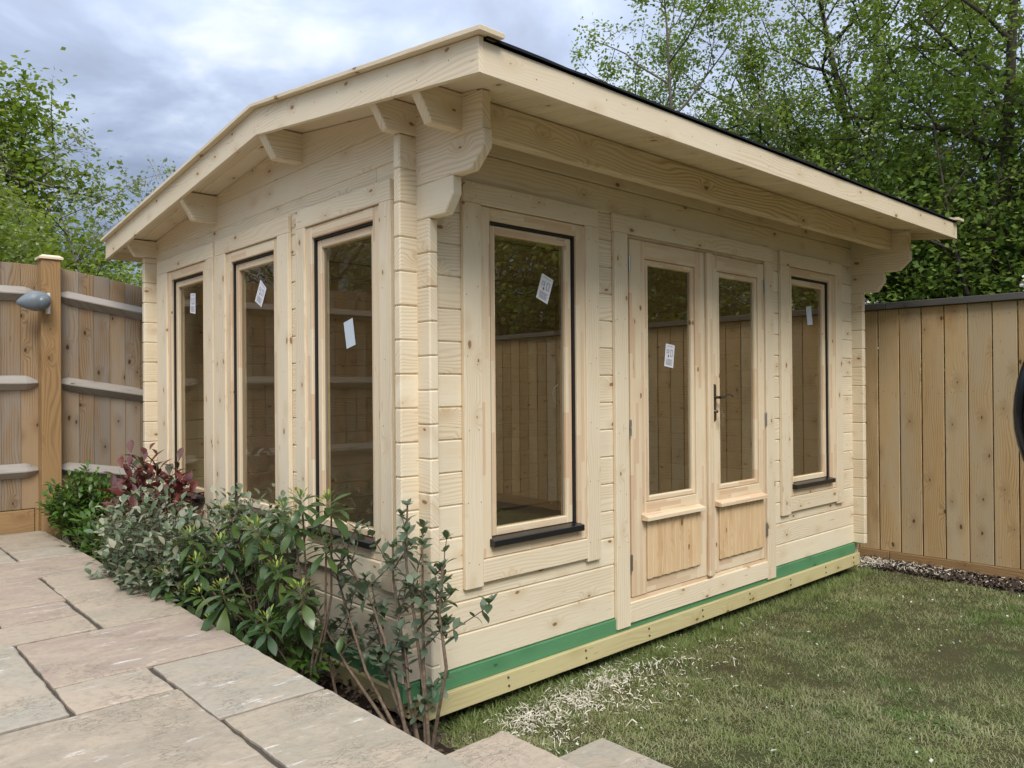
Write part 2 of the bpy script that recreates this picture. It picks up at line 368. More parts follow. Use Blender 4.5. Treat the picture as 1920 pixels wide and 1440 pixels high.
for (x0, x1, y0, y1) in [
    (-.935, -.592, 2.985, 3.76), (-.935, -.592, 2.685, 2.985), (-1.53, -.935, 2.685, 3.76), (-1.53, -.592, 2.148, 2.685),
    (-.935, -.588, 1.835, 2.148), (-1.535, -.938, 1.545, 2.148), (-.945, -.588, .938, 1.835), (-1.26, -.952, 1.245, 1.545),
    (-1.82, -1.26, 1.245, 1.545), (-1.56, -.952, .952, 1.245), (-1.262, -.59, .327, .942), (-.952, -.592, -.288, .327),
    (-1.262, -.957, .043, .335), (-1.87, -1.262, .062, .952), (-1.87, -.948, -.905, .05), (-.942, -.59, -1.19, -.288),
    (-1.87, -.948, -1.50, -.905), (-.942, -.59, -1.80, -1.19), (-2.48, -1.87, -.9, 0.0), (-2.48, -1.87, 0.0, .9), (-2.2, -1.56, .952, 1.245),
    (-2.48, -1.82, 1.245, 2.148), (-2.48, -1.53, 2.148, 3.0), (-2.48, -1.53, 3.0, 3.76), (-3.4, -2.48, 2.6, 3.76), (-3.4, -2.48, 1.4, 2.6),
    (-3.4, -2.48, .2, 1.4), (-3.4, -2.48, -1.0, .2), (-1.87, -.948, -2.4, -1.5), (-.942, -.59, -2.4, -1.8), (-2.8, -1.87, -1.8, -.9)]:
    slab(x0 + G, x1 - G if x1 < -.6 else x1, y0 + .0095, y1 - .0095, .45)
steps = empty('garden_steps', (-.1, -1.2, 0)); tag(steps, 'sandstone garden steps leading down from the patio onto the lawn', 'steps')
box('riser_block', (-.60, -.18), (-2.2, -.71), (0.0, .268), MORTAR, steps, 0)
box('riser_block', (-.175, .265), (-2.2, -.75), (0.0, .118), MORTAR, steps, 0)
slab(-.60, -.150, -1.30, -.685, .30, steps); slab(-.60, -.150, -2.2, -1.31, .30, steps)
slab(-.18, .300, -1.42, -.722, .15, steps); slab(-.18, .300, -2.2, -1.43, .15, steps)

# ============================================================ SUMMERHOUSE
L_, W_, T = 4.09, 3.20, .045
H = empty('summerhouse', (0, 0, .075))
tag(H, 'new pale timber log summerhouse with tall windows and glazed double doors', 'summerhouse')
def zs(y): return 2.615 + .125 * y if y < 1.04 else 2.745 - .113 * (y - 1.04)     # soffit height
def fb(side, name, h, d, z, mat, parent, bev=.003):
    """h along the wall, d outwards is negative"""
    if side == 'F': return box(name, h, d, z, mat, parent, bev)
    return box(name, d, h, z, mat, parent, bev)
def log_row(side, z0, z1, a0, a1, holes, base=0.0, bev=.006, name='log'):
    cuts = sorted({a0, a1} | {v for h in holes for v in h[:2] if h[2] < z1 and h[3] > z0})
    for p, q in zip(cuts[:-1], cuts[1:]):
        mid = (p + q) / 2; segs = [(z0, z1)]
        for h in holes:
            if h[0] < mid < h[1]:
                ns = []
                for s in segs:
                    if h[2] > s[0]: ns.append((s[0], min(s[1], h[2])))
                    if h[3] < s[1]: ns.append((max(s[0], h[3]), s[1]))
                segs = [s for s in ns if s[1] - s[0] > .012]
        for s in segs: fb(side, name, (p, q), (base, base + T), (s[0] + .0006, s[1] - .0006), SPRUCE, H, bev)
FH = [(.345, 1.0, .70, 2.235), (1.345, 2.75, .24, 2.235), (3.06, 3.705, .70, 2.235)]
E1 = -.085
for n in range(16):
    z0 = .24 + .14 * n
    log_row('F', z0, z0 + .14, E1, L_ + .08, FH)
    log_row('F', z0, min(z0 + .14, 2.378), E1, L_ + .08, [], base=W_ - T + .0)
SW = [(.315, .868), (1.285, 1.838), (2.268, 2.821)]
SH = [(a - .045, b + .045, .70, 2.235) for a, b in SW]
def chamf(y0, y1, z0, z1, cz, cy):   # corbel outline: long box with lower outer corner cut away
    return [(y0, z1), (y0, cz), (cy, z0), (y1, z0), (y1, z1)]
rows = [(.24, .314)] + [(.314 + .14 * k, .454 + .14 * k) for k in range(13)]
for X0, holes in ((0.0, SH), (L_ - T, [])):
    for z0, z1 in rows: log_row('S', z0, z1, -.085, W_ + .085, holes, base=X0)
    for (z0, z1, ye, cz, cy) in ((2.134, 2.274, -.243, 2.203, -.19), (2.274, 2.414, -.428, 2.346, -.35)):
        hs = [h for h in holes]
        prism('corbel', chamf(ye, .30 if hs else .6, z0, z1, cz, cy), 'X', X0, X0 + T, SPRUCE, H, .004)
        if z0 < 2.2 and hs:
            box('log', (X0, X0 + T), (.30, W_ + .085), (2.237, z1), SPRUCE, H, .0045)
        else:
            box('log', (X0, X0 + T), (.6 if not hs else .30, W_ + .085), (z0, z1), SPRUCE, H, .0045)
    # inner parts of the split row beside the openings
    if holes:
        ys = [.30] + [v for h in holes for v in h[:2] if v > .3] + [W_ + .085]
        for p, q in zip(ys[1::2], ys[2::2]): box('log', (X0, X0 + T), (p, q), (2.134, 2.236), SPRUCE, H, .003)
    # gable planks, cut to the slope of the roof
    zg = 2.56
    prism('gable_log', [(-.42, 2.414), (3.29, 2.414), (3.29, zs(3.29) - .003), (2.68, zg), (-.42, zg)], 'X', X0, X0 + T, SPRUCE, H, .004, 'Y')
    prism('gable_log', [(-.39, zg + .0005), (2.66, zg + .0005), (1.04, 2.742), (-.39, zs(-.39) - .001)], 'X', X0, X0 + T, SPRUCE, H, .002, 'Y')

# purlins and eave beam running along X, chamfered at both ends
def purlin(y0, y1, z0, z1a, z1b, name='purlin', xe=-.205):
    xr = 4.275
    pr = [(xe, z1a), (xe, z0 + .105), (xe + .062, z0), (xr - .062, z0), (xr, z0 + .105), (xr, z1a)]
    return prism(name, pr, 'Y', y0, y1, BEAMW if name == 'eave_beam' else SPRUCE, H, .004, 'X')
purlin(-.302, -.252, 2.432, zs(-.30) - .002, 0, 'eave_beam')
purlin(0.0, T, 2.482, zs(0) - .002, 0)
purlin(.978, 1.04, 2.585, zs(.978) - .003, 0)
purlin(2.07, 2.118, 2.456, zs(2.118) - .003, 0)
purlin(W_ - T, W_, 2.38, zs(W_) - .003, 0)
# roof
roof = empty('roof', (2, 1.04, 2.7), H)
AF, AB = math.atan(.125), -math.atan(.113)
xs0, xs1 = -.198, 4.268; nb = 46; bw = (xs1 - xs0) / nb
for i in range(nb):
    xa = xs0 + i * bw + .0008; xb = xa + bw - .0016
    for (ya, yb, ang) in ((-.640, 1.038, AF), (1.042, 3.56, AB)):
        Ln = math.hypot(yb - ya, zs(yb) - zs(ya)) ; ym = (ya + yb) / 2; zm = (zs(ya) + zs(yb)) / 2 + .010
        link('soffit_board', cube_mesh(xb - xa, Ln, .019, .0025, SPRUCE['Y']), None, roof, ((xa + xb) / 2, ym, zm), (ang, 0, 0))
def sloped(name, x, ya, yb, off, th, mat, parent=roof, bev=.003):
    """board lying on the slope: lower face is off above the soffit plane"""
    ang = AF if yb <= 1.05 else AB; Ln = math.hypot(yb - ya, zs(yb) - zs(ya)); d = (x[1] - x[0], Ln, th)
    mt = mat['Y'] if isinstance(mat, dict) else mat
    return link(name, cube_mesh(*d, bev, mt), None, parent, ((x[0] + x[1]) / 2, (ya + yb) / 2, (zs(ya) + zs(yb)) / 2 + off + th / 2), (ang, 0, 0))
sloped('roof_deck', (-.196, 4.266), -.638, 1.035, .0205, .050, SHINGLE, bev=0); sloped('roof_deck', (-.196, 4.266), 1.045, 3.56, .0205, .050, SHINGLE, bev=0)
rng = random.Random(5)
def course(y, up):       # one strip of shingles with a slightly ragged lower edge
    ang = AF if up else AB; z = zs(y) + .0735; bm = bmesh.new(); n = 34; ln = .20
    sgn = 1 if up else -1; x0, x1 = -.19, 4.26; xx = [x0 + (x1 - x0) * i / n for i in range(n + 1)]
    lo = []; 
    for i, x in enumerate(xx): lo.append((x, -.004 * rng.random(), .0075 + .003 * rng.random()))
    vt = [bm.verts.new((x - 2.035, sgn * dy, dz)) for x, dy, dz in lo]; vb = [bm.verts.new((x - 2.035, sgn * dy, 0)) for x, dy, dz in lo]
    ut = [bm.verts.new((x - 2.035, sgn * ln, sgn * ln * math.tan(ang) + .002)) for x, dy, dz in lo]
    for i in range(n):
        bm.faces.new((vt[i], vt[i + 1], ut[i + 1], ut[i])); bm.faces.new((vb[i], vb[i + 1], vt[i + 1], vt[i]))
    for i in (0, n): bm.faces.new((vb[i], vt[i], ut[i]))
    bmesh.ops.recalc_face_normals(bm, faces=bm.faces)
    join_mesh('shingle_course', bm, SHINGLE, roof, (2.035, y, z))
for k in range(12): course(-.672 + .143 * k, True)
for k in range(18): course(3.58 - .143 * k, False)
# fascia (front and back), bargeboards and their capping
box('fascia', (-.196, 4.266), (-.661, -.641), (2.489, 2.600), TRIM, H, .002)
box('fascia', (-.196, 4.266), (3.561, 3.581), (2.406, 2.520), TRIM, H, .002)
for X0 in (-.218, 4.267):
    for pts in ([(-.645 - .017, 2.489), (1.0395, 2.696), (1.0395, 2.825), (-.662, 2.612)], [(1.0405, 2.696), (3.582, 2.404), (3.582, 2.536), (1.0405, 2.825)]):
        prism('bargeboard', pts, 'X', X0, X0 + .0215, TRIM, H, .0015, 'Y')
    xc = (-.246, -.135) if X0 < 0 else (4.205, 4.316)
    for ya, yb, za, zb in ((-.700, 1.040, 2.6095, 2.8265), (1.040, 3.61, 2.8265, 2.5345)):
        ang = math.atan2(zb - za, yb - ya); Ln = math.hypot(yb - ya, zb - za)
        link('barge_capping', cube_mesh(xc[1] - xc[0], Ln, .018, .0015, TRIM['Y']), None, H, ((xc[0] + xc[1]) / 2, (ya + yb) / 2, (za + zb) / 2 + .0095), (ang, 0, 0))
# underframe and green stained first board
box('base_beam', (-.004, 4.083), (-.030, .04), (.075, .164), TREATED, H, .003)
box('base_beam', (-.030, .04), (.043, W_), (.075, .164), TREATED, H, .003)
box('base_beam', (4.05, 4.12), (.043, W_), (.075, .164), TREATED, H, .003)
box('base_beam', (-.004, 4.083), (W_ - .04, W_ + .03), (.075, .164), TREATED, H, .003)
box('green_base_board', (0.047, 4.043), (-.011, .045), (.1655, .2385), GREENW, H, .002)
box('green_base_board', (-.086, 0.0), (-.0025, .045), (.1655, .2385), GREENW, H, .002)
box('green_base_board', (-.011, .045), (.05, W_), (.1655, .2385), GREENW, H, .002)
box('green_base_board', (.0, .045), (-.083, -.012), (.1655, .2385), GREENW, H, .002)
box('green_base_board', (4.046, 4.10), (.047, W_), (.1655, .2385), GREENW, H, .002)
box('base_beam_end', (4.0835, 4.10), (-.012, .04), (.12, .235), SPRUCE, H, .002)
for i in range(5):
    x = .4 + i * .82
    box('foundation_block', (x, x + .2), (.1, .3), (-.02, .0745), flat('concrete_block_%d' % i, (.16, .155, .14), .9, nz=60), H, .004)
box('floor', (.046, 4.044), (.046, W_ - .046), (.165, .215), SPRUCE, H, 0)
def screw(x, y, z, r=.006, m=SCREW, ax='Y', nm='screw', h=.006):
    bm = bmesh.new(); bmesh.ops.create_cone(bm, cap_ends=True, segments=10, radius1=r, radius2=r * .8, depth=h)
    o = join_mesh(nm, bm, m, H, (x, y, z)); o.rotation_euler = (R_(90), 0, 0) if ax == 'Y' else (0, R_(90), 0)
for x in (.461, .977, 1.481, 1.984, 2.5, 3.014, 3.52, 3.969):
    screw(x, -.032, .143); screw(x + .004, -.032, .105)
screw(.043, -.034, .122, .013, STEEL, nm='bolt', h=.012)

# ------------------------------------------------------------ windows
def fquad(side, pts, d):
    return [Vector((h, d, z)) if side == 'F' else Vector((d, h, z)) for h, z in pts]
TXT = None
def heading_mesh(s):
    cu = bpy.data.curves.new('t', 'FONT'); cu.body = s; cu.size = 1; cu.align_x = 'CENTER'
    o = bpy.data.objects.new('t', cu); COL.objects.link(o); bpy.context.view_layer.update()
    me = o.to_mesh(); V = [v.co.copy() for v in me.vertices]; F = [list(p.vertices) for p in me.polygons]
    o.to_mesh_clear(); bpy.data.objects.remove(o); bpy.data.curves.remove(cu)
    w = max(v.x for v in V) - min(v.x for v in V); return [(v.x / w, v.y / w) for v in V], F
HEAD = heading_mesh('ATTENTION')
def sticker(side, q, d, parent, printed=True, out=-1):
    """q: corners tl,tr,br,bl as (h,z)"""
    Q = fquad(side, q, d); bm = bmesh.new(); off = Vector((0, out, 0)) if side == 'F' else Vector((out, 0, 0))
    def bl(u, v, k): a = Q[0].lerp(Q[1], u); b = Q[3].lerp(Q[2], u); return a.lerp(b, v) + off * k
    c = sum(Q, Vector()) / 4
    def quad(u0, u1, v0, v1, k, mi):
        f = bm.faces.new([bm.verts.new(bl(u, v, k) - c) for u, v in ((u0, v0), (u1, v0), (u1, v1), (u0, v1))]); f.material_index = mi
    # a thin sheet with real thickness
    quad(0, 1, 0, 1, .0004, 0); quad(0, 1, 0, 1, 0, 0)
    if printed:
        vs = [bm.verts.new(bl(.5 + x * .66, .115 - y * .66 * .55, .0009) - c) for x, y in HEAD[0]]
        for f in HEAD[1]:
            try: fc = bm.faces.new([vs[i] for i in f]); fc.material_index = 1
            except ValueError: pass
        def frame(u0, u1, v0, v1, t, mi):
            quad(u0, u1, v0, v0 + t * .55, .0009, mi); quad(u0, u1, v1 - t * .55, v1, .0009, mi); quad(u0, u0 + t, v0, v1, .0009, mi); quad(u1 - t, u1, v0, v1, .0009, mi)
        frame(.16, .42, .25, .41, .07, 2); frame(.57, .84, .22, .53, .07, 2)
        quad(.33, .45, .47, .58, .0010, 3); quad(.14, .22, .48, .52, .0009, 2)
        for k in range(7):
            quad(.14 + .04 * (k % 2), .86 - .05 * ((k * 7) % 3), .66 + .04 * k, .675 + .04 * k, .0009, 1)
    me = bpy.data.meshes.new('sticker'); bm.to_mesh(me); bm.free()
    for m_ in ((PAPER if printed else PAPERB), INK, INK2, RED): me.materials.append(m_)
    link('sticker', me, None, parent, c)
def window(side, h0, h1, cas, sill_h=None):
    W0 = empty('window', ((h0 + h1) / 2, 0, .74) if side == 'F' else (0, (h0 + h1) / 2, .74), H)
    z0, z1 = .775, 2.188; f = lambda *a, **k: fb(side, *a, W0, **k)
    (c0, c1), (c2, c3) = cas
    FM = FING['Z'];
    f('frame', (c1 - .012, h0), (-.013, .062), (.69, 2.2445), FM); f('frame', (h1, c2 + .012), (-.013, .062), (.69, 2.2445), FM)
    f('frame', (h0, h1), (-.013, .062), (z1, 2.2445), FING); f('frame', (h0, h1), (-.013, .062), (.69, .741), FING)
    f('casing', (c0, c1), (-.024, -.0006), (.572, 2.248), TRIM); f('casing', (c2, c3), (-.024, -.0006), (.572, 2.248), TRIM)
    f('casing', (c0 + .003, c3 - .003), (-.0225, -.0006), (2.2485, 2.341), TRIM)
    f('casing', (c1 + .001, c2 - .001), (-.024, -.0006), (.588, .687), TRIM)
    for a in ((h0, h0 + .011, z0, z1), (h1 - .011, h1, z0, z1)): f('gasket', a[:2], (.0005, .030), a[2:], GASKET, bev=0)
    f('gasket', (h0 + .011, h1 - .011), (.0005, .030), (z1 - .012, z1), GASKET, bev=0)
    s0, s1 = h0 + .0115, h1 - .0115; sw = .040
    f('sash', (s0, s0 + sw), (.012, .058), (z0, z1 - .0125), FM, bev=.004); f('sash', (s1 - sw, s1), (.012, .058), (z0, z1 - .0125), FM, bev=.004)
    f('sash', (s0 + sw, s1 - sw), (.012, .058), (z1 - .0525, z1 - .0125), FING, bev=.004); f('sash', (s0 + sw, s1 - sw), (.012, .058), (z0, z0 + .036), FING, bev=.004)
    g0, g1, gz0, gz1 = s0 + sw, s1 - sw, z0 + .036, z1 - .0525
    f('spacer', (g1 - .010, g1), (.030, .036), (gz0, gz1), SPACER, bev=0); f('spacer', (g0, g0 + .010), (.030, .036), (gz0, gz1), SPACER, bev=0)
    P = fquad(side, [(g0, gz0), (g1, gz0), (g1, gz1), (g0, gz1)][::1 if side == 'F' else -1], .028); c = sum(P, Vector()) / 4
    mesh_np('pane', [tuple(p - c) for p in P], [(0, 1, 2, 3)], GLASS if side == 'F' else GLASS_S, W0, loc=c)
    sh = sill_h or (h0 - .014, h1 + .012)
    pr = [(-.046, .738), (-.046, .767), (.0, .7745), (.03, .7745), (.03, .738)]
    if side == 'F': prism('sill', pr, 'X', sh[0], sh[1], BLACK, W0, .002)
    else: prism('sill', [(x, z) for x, z in pr], 'Y', sh[0], sh[1], BLACK, W0, .002)
    return W0
wl_ = window('F', .388, .950, ((.228, .330), (1.010, 1.110)))
sticker('F', [(.758 - .006, 1.991), (.835 - .006, 1.963), (.792 - .006, 1.843), (.716 - .006, 1.872)], .0265, wl_)
wr_ = window('F', 3.100, 3.650, ((2.940, 3.050), (3.735, 3.840)))
sticker('F', [(3.377, 1.998), (3.453, 2.006), (3.475, 1.876), (3.398, 1.869)], .0265, wr_, False)
for i, ((a, b), cs) in enumerate(zip(SW, (((.160, .250), (.925, 1.020)), ((1.100, 1.225), (1.905, 2.060)), ((2.088, 2.205), (2.890, 3.085))))):
    w_ = window('S', a, b, cs)
    if i == 0: sticker('S', [(.634, 1.756), (.553, 1.774), (.527, 1.648), (.607, 1.631)], .0265, w_, False)
    if i == 1: sticker('S', [(1.53, 2.058), (1.456, 2.001), (1.519, 1.903), (1.604, 1.944)], .0265, w_)
    if i == 2: sticker('S', [(2.582, 2.08), (2.497, 2.072), (2.499, 1.939), (2.592, 1.952)], .0265, w_)
tubes('window_handle', [([(.905, .075, 1.456), (.890, .085, 1.44), (.884, .09, 1.41), (.890, .085, 1.375), (.906, .075, 1.356)], [.004] * 5)], STEEL, wl_, 6, loc=(.9, .07, 1.4))

# ------------------------------------------------------------ doors
DF = empty('door_frame', (2.05, 0, .2), H)
box('casing', (1.233, 1.339), (-.024, -.0006), (.184, 2.248), TRIM, DF); box('casing', (2.741, 2.843), (-.024, -.0006), (.184, 2.248), TRIM, DF)
box('casing', (1.226, 2.838), (-.0225, -.0006), (2.2485, 2.342), TRIM, DF)
box('threshold', (1.3395, 2.7405), (-.024, -.0006), (.198, .304), TRIM, DF)
box('threshold_sill', (1.33, 2.75), (-.006, .06), (.3045, .322), FING, DF, .002)
box('jamb', (1.330, 1.362), (-.004, .062), (.324, 2.24), PINE, DF); box('jamb', (2.738, 2.765), (-.004, .062), (.324, 2.24), PINE, DF)
box('jamb', (1.364, 2.736), (.01, .062), (2.231, 2.2475), FING, DF)
def leaf(x0, x1, g0, g1, pan, drip, handle):
    D = empty('door', ((x0 + x1) / 2, 0, .325), H); y = (-.012, .034); yb = (-.004, .030)
    box('stile', (x0, g0 - .040), y, (.326, 2.2275), FING, D); box('stile', (g1 + .028, x1), y, (.326, 2.2275), FING, D)
    gi0, gi1 = g0 - .0395, g1 + .0275
    box('rail', (gi0, gi1), y, (2.135, 2.2275), FING, D); box('rail', (gi0, gi1), (-.0105, .033), (.722, .815), FING, D); box('rail', (gi0, gi1), (-.009, .033), (.326, .402), FING, D)
    box('glazing_bead', (gi0 + .001, g0), yb, (.816, 2.134), FING, D, .006); box('glazing_bead', (g1, gi1 - .001), yb, (.816, 2.134), FING, D, .006)
    box('glazing_bead', (g0, g1), yb, (2.102, 2.134), FING, D, .006); box('glazing_bead', (g0, g1), yb, (.816, .847), FING, D, .006)
    box('spacer', (g1 - .010, g1), (.016, .022), (.848, 2.101), SPACER, D, 0); box('spacer', (g0, g0 + .01), (.016, .022), (.848, 2.101), SPACER, D, 0)
    P = [Vector(p) for p in ((g0, .012, .847), (g1, .012, .847), (g1, .012, 2.102), (g0, .012, 2.102))]; c = sum(P, Vector()) / 4
    mesh_np('pane', [tuple(p - c) for p in P], [(0, 1, 2, 3)], GLASS, D, loc=c)
    n = 12; w = (pan[1] - pan[0]) / n
    for i in range(n): box('slat', (pan[0] + i * w + .0008, pan[0] + (i + 1) * w - .0008), (-.026, -.0125), (.402 + .002 * (i % 2), .7225), PINE, D, .0042)
    prism('drip_rail', [(-.062, .724), (-.062, .744), (-.013, .758), (-.013, .724)], 'X', drip[0], drip[1], FING, D, .0015)
    return D
dl = leaf(1.368, 2.058, 1.535, 1.940, (1.488, 1.985), (1.448, 1.985), False)
dr = leaf(2.063, 2.735, 2.232, 2.636, (2.186, 2.690), (2.150, 2.686), True)
box('astragal', (2.064, 2.118), (-.034, -.0125), (.322, 2.2275), FING, dr, .004)
sticker('F', [(1.710, 1.684), (1.793, 1.674), (1.776, 1.545), (1.692, 1.557)], .0105, dl)
def hinge(x, z, par):
    tubes('hinge', [([(x, -.020, z - .042), (x, -.020, z - .002)], [.0065] * 2), ([(x, -.020, z + .002), (x, -.020, z + .042)], [.0065] * 2)], STEEL, par, 10, loc=(x, -.02, z))
for z in (2.09, 1.225, .512): hinge(1.354, z, dl); hinge(2.738, z, dr)
# lever handle on a long rounded plate, cylinder with a key and a second key on its ring
bm = bmesh.new(); pl = []
for k in range(20):
    a = 2 * math.pi * k / 20; pl.append((math.cos(a) * .0165, math.sin(a) * .0165 + (.095 if math.sin(a) > -1e-6 else -.095)))
va = [bm.verts.new((x, 0, z)) for x, z in pl]; vb = [bm.verts.new((x * .86, -.007, z * .985)) for x, z in pl]
bm.faces.new(vb)
for i in range(20): bm.faces.new((va[i], va[(i + 1) % 20], vb[(i + 1) % 20], vb[i]))
bmesh.ops.recalc_face_normals(bm, faces=bm.faces)
hp = join_mesh('handle_plate', bm, PEWTER, dr, (2.151, -.0125, 1.343))
tubes('handle', [([(2.151, -.0125, 1.374), (2.151, -.05, 1.374)], [.009, .008]),
                 ([(2.149, -.054, 1.374), (2.19, -.056, 1.374), (2.205, -.056, 1.378), (2.222, -.056, 1.388), (2.25, -.056, 1.390), (2.275, -.056, 1.384), (2.292, -.055, 1.378)], [.0085, .009, .0085, .0065, .0055, .005, .004])],
      PEWTER, dr, 10, loc=(2.151, -.02, 1.374))
tubes('lock_cylinder', [([(2.153, -.019, 1.290), (2.153, -.034, 1.290)], [.0095, .009])], STEEL, dr, 12, loc=(2.153, -.02, 1.29))
def keym(dx, dz, ang, nm='key'):
    bm = bmesh.new(); bmesh.ops.create_cone(bm, cap_ends=True, segments=14, radius1=.0115, radius2=.0115, depth=.0024, matrix=Matrix.Rotation(R_(90), 4, 'X'))
    g = bmesh.ops.create_cube(bm, size=1); bmesh.ops.scale(bm, vec=(.007, .0022, .032), verts=g['verts']); bmesh.ops.translate(bm, vec=(0, 0, -.026), verts=g['verts'])
    for i in range(3):
        g = bmesh.ops.create_cube(bm, size=1); bmesh.ops.scale(bm, vec=(.003, .0022, .003), verts=g['verts']); bmesh.ops.translate(bm, vec=(.0045, 0, -.022 - i * .007), verts=g['verts'])
    o = join_mesh(nm, bm, NICKEL, dr, (dx, -.05, dz)); o.rotation_euler = (0, ang, .5)
keym(2.182, 1.286, R_(90)); keym(2.186, 1.252, R_(4))
tubes('key_ring', [([(2.184 + .010 * math.cos(a), -.052, 1.270 + .010 * math.sin(a)) for a in [k * math.pi / 6 for k in range(13)]], [.0011] * 13)], STEEL, dr, 5, loc=(2.184, -.05, 1.27))

# nail heads on the casings
nrng = random.Random(8); bm = bmesh.new()
def nail(p, side):
    m_ = Matrix.Translation(p) @ Matrix.Rotation(R_(90), 4, 'X' if side == 'F' else 'Y'); bmesh.ops.create_circle(bm, cap_ends=True, segments=7, radius=.0026, matrix=m_)
for cs in ((.228, .330), (1.010, 1.110), (1.233, 1.339), (2.741, 2.843), (2.940, 3.050), (3.735, 3.840)):
    for k in range(6):
        for q in (.22, .78): nail(Vector((cs[0] + (cs[1] - cs[0]) * q + nrng.uniform(-.008, .008), -.0247, .66 + k * .30 + nrng.uniform(-.03, .03) - (.06 if 1.2 < cs[0] < 2.8 else 0))), 'F')
for x in [.3 + .21 * i for i in range(17)]: nail(Vector((x, -.0232, 2.295 + nrng.uniform(-.02, .02))), 'F')
for cs in ((.160, .250), (.925, 1.020), (1.100, 1.225), (1.905, 2.060), (2.088, 2.205), (2.890, 3.085)):
    for k in range(6): nail(Vector((-.0247, (cs[0] + cs[1]) / 2 + nrng.uniform(-.02, .02), .66 + k * .30 + nrng.uniform(-.03, .03))), 'S')
for k in range(22):
    y = -.5 + k * .19; zz0 = (2.489 + 2.612) / 2 + (.125 * (y + .65) if y < 1.04 else .2113 - .113 * (y - 1.04)); nail(Vector((-.2186, y, zz0 + nrng.uniform(-.03, .03))), 'S')
    nail(Vector((.05 + k * .19, -.6616, 2.545 + nrng.uniform(-.03, .03))), 'F')
tag(join_mesh('nail', bm, SCREW, H, (0, 0, 0)), kind='stuff')

# ============================================================ FENCES
def fpost(x, y, z0, z1, par, w=.062, cap=True, nm='post'):
    box(nm, (x - w, x + w), (y - w, y + w), (z0, z1), POSTW, par, .004)
    if cap:
        bm = bmesh.new(); a = w + .014
        B = [bm.verts.new(p) for p in ((-a, -a, 0), (a, -a, 0), (a, a, 0), (-a, a, 0))]; M_ = [bm.verts.new(p) for p in ((-a, -a, .016), (a, -a, .016), (a, a, .016), (-a, a, .016))]
        c = w - .01; U = [bm.verts.new(p) for p in ((-c, -c, .030), (c, -c, .030), (c, c, .030), (-c, c, .030))]
        bm.faces.new(B[::-1]); bm.faces.new(U)
        for P, Q in ((B, M_), (M_, U)):
            for i in range(4): bm.faces.new((P[i], P[(i + 1) % 4], Q[(i + 1) % 4], Q[i]))
        join_mesh('post_cap', bm, TRIM['X'], par, (x, y, z1))
FY = 3.81
bf = empty('back_fence', (-2, FY, .45)); tag(bf, 'weathered feather edge timber fence with grey arris rails behind the patio', 'fence')
def arris(xa, xb, za, zb):   # triangular rail with tapered ends, apex towards the garden
    bm = bmesh.new(); n = 6; R = []; L = xb - xa
    for f, s in ((0, .35), (.045 / L, .8), (.075 / L, 1), (1 - .075 / L, 1), (1 - .045 / L, .8), (1, .35)):
        x = xa + L * f; z = za + (zb - za) * f; d = .058 * s; h = .052 * s
        R.append([bm.verts.new((x - (xa + xb) / 2, -d, z - (za + zb) / 2 + .001)), bm.verts.new((x - (xa + xb) / 2, -d, z - (za + zb) / 2 - .007 * s)),
                  bm.verts.new((x - (xa + xb) / 2, .0, z - (za + zb) / 2 - h)), bm.verts.new((x - (xa + xb) / 2, .0, z - (za + zb) / 2 + h))])
    for A, B in zip(R[:-1], R[1:]):
        for i in range(4): bm.faces.new((A[i], A[(i + 1) % 4], B[(i + 1) % 4], B[i]))
    bm.faces.new(R[0]); bm.faces.new(R[-1][::-1]); bmesh.ops.recalc_face_normals(bm, faces=bm.faces)
    join_mesh('rail', bm, RAILW['X'], bf, ((xa + xb) / 2, FY - .003, (za + zb) / 2))
frng = random.Random(11)
def fprof(x): # drop of the raked panels right of the near post
    if x <= -.55: return 0.018 * (-.55 - x) * 0
    return -.165 * min(x + .55, 2.4)
def bboards(xa, xb, exps, top0, bot0):
    x = xa; i = 0
    while x < xb - .02:
        w = exps[i % len(exps)]; i += 1; x2 = min(x + w, xb); dz = fprof((x + x2) / 2); t = top0 + dz + frng.uniform(-.006, .006)
        dd = fprof(x2) - fprof(x); y0 = FY + .002; tilt = .007
        pts = [(x + .001, bot0 + dz), (x2 + .012, bot0 + dz), (x2 + .012, t + dd / 2), (x + .001, t - dd / 2)]
        o = prism('fence_board', pts, 'Y', y0, y0 + .012, OLDF, bf, .0015, 'Z'); o.rotation_euler = (0, 0, -math.atan2(tilt, w)); x = x2
bboards(-.487, 1.72, [.131, .101, .112, .108, .110], 2.357, .59 + .0)
bboards(1.85, 4.6, [.11, .105, .115], 2.357, .30)
bboards(-2.43, -.610, [.115, .108, .12, .11], 2.357, .605)
bboards(-4.35, -2.555, [.112, .108, .118], 2.357, .605); bboards(-6.3, -4.475, [.112, .108, .118], 2.357, .605)
for z in (2.137, 1.503, .878):
    for a, b in ((-6.3, -4.475), (-4.35, -2.555), (-2.43, -.612)): arris(a, b, z, z)
    arris(-.487, 1.72, z, z - .165 * 2.2); arris(1.85, 4.55, z - .396, z - .396)
for x in (-4.412, -2.492): fpost(x, FY - .062, .3, 2.39, bf)
fpost(-.548, FY - .062, .20, 2.385, bf); fpost(1.785, FY - .05, -.05, 2.03, bf)
for a, b, z0, z1, dz in ((-6.3, -4.475, .44, .600, 0), (-4.35, -2.555, .44, .600, 0), (-2.43, -.640, .44, .600, 0)):
    box('gravel_board', (a, b), (FY - .028, FY), (z0, z1), POSTW, bf, .003)
box('gravel_board', (1.85, 4.58), (FY - .03, FY), (.0, .3), POSTW, bf, .003)
box('gravel_board', (-.487, 1.72), (FY - .03, FY), (-.05, .20), POSTW, bf, .003)
box('cleat', (-.638, -.612), (FY - .05, FY - .029), (.44, .62), POSTW, bf, .002)

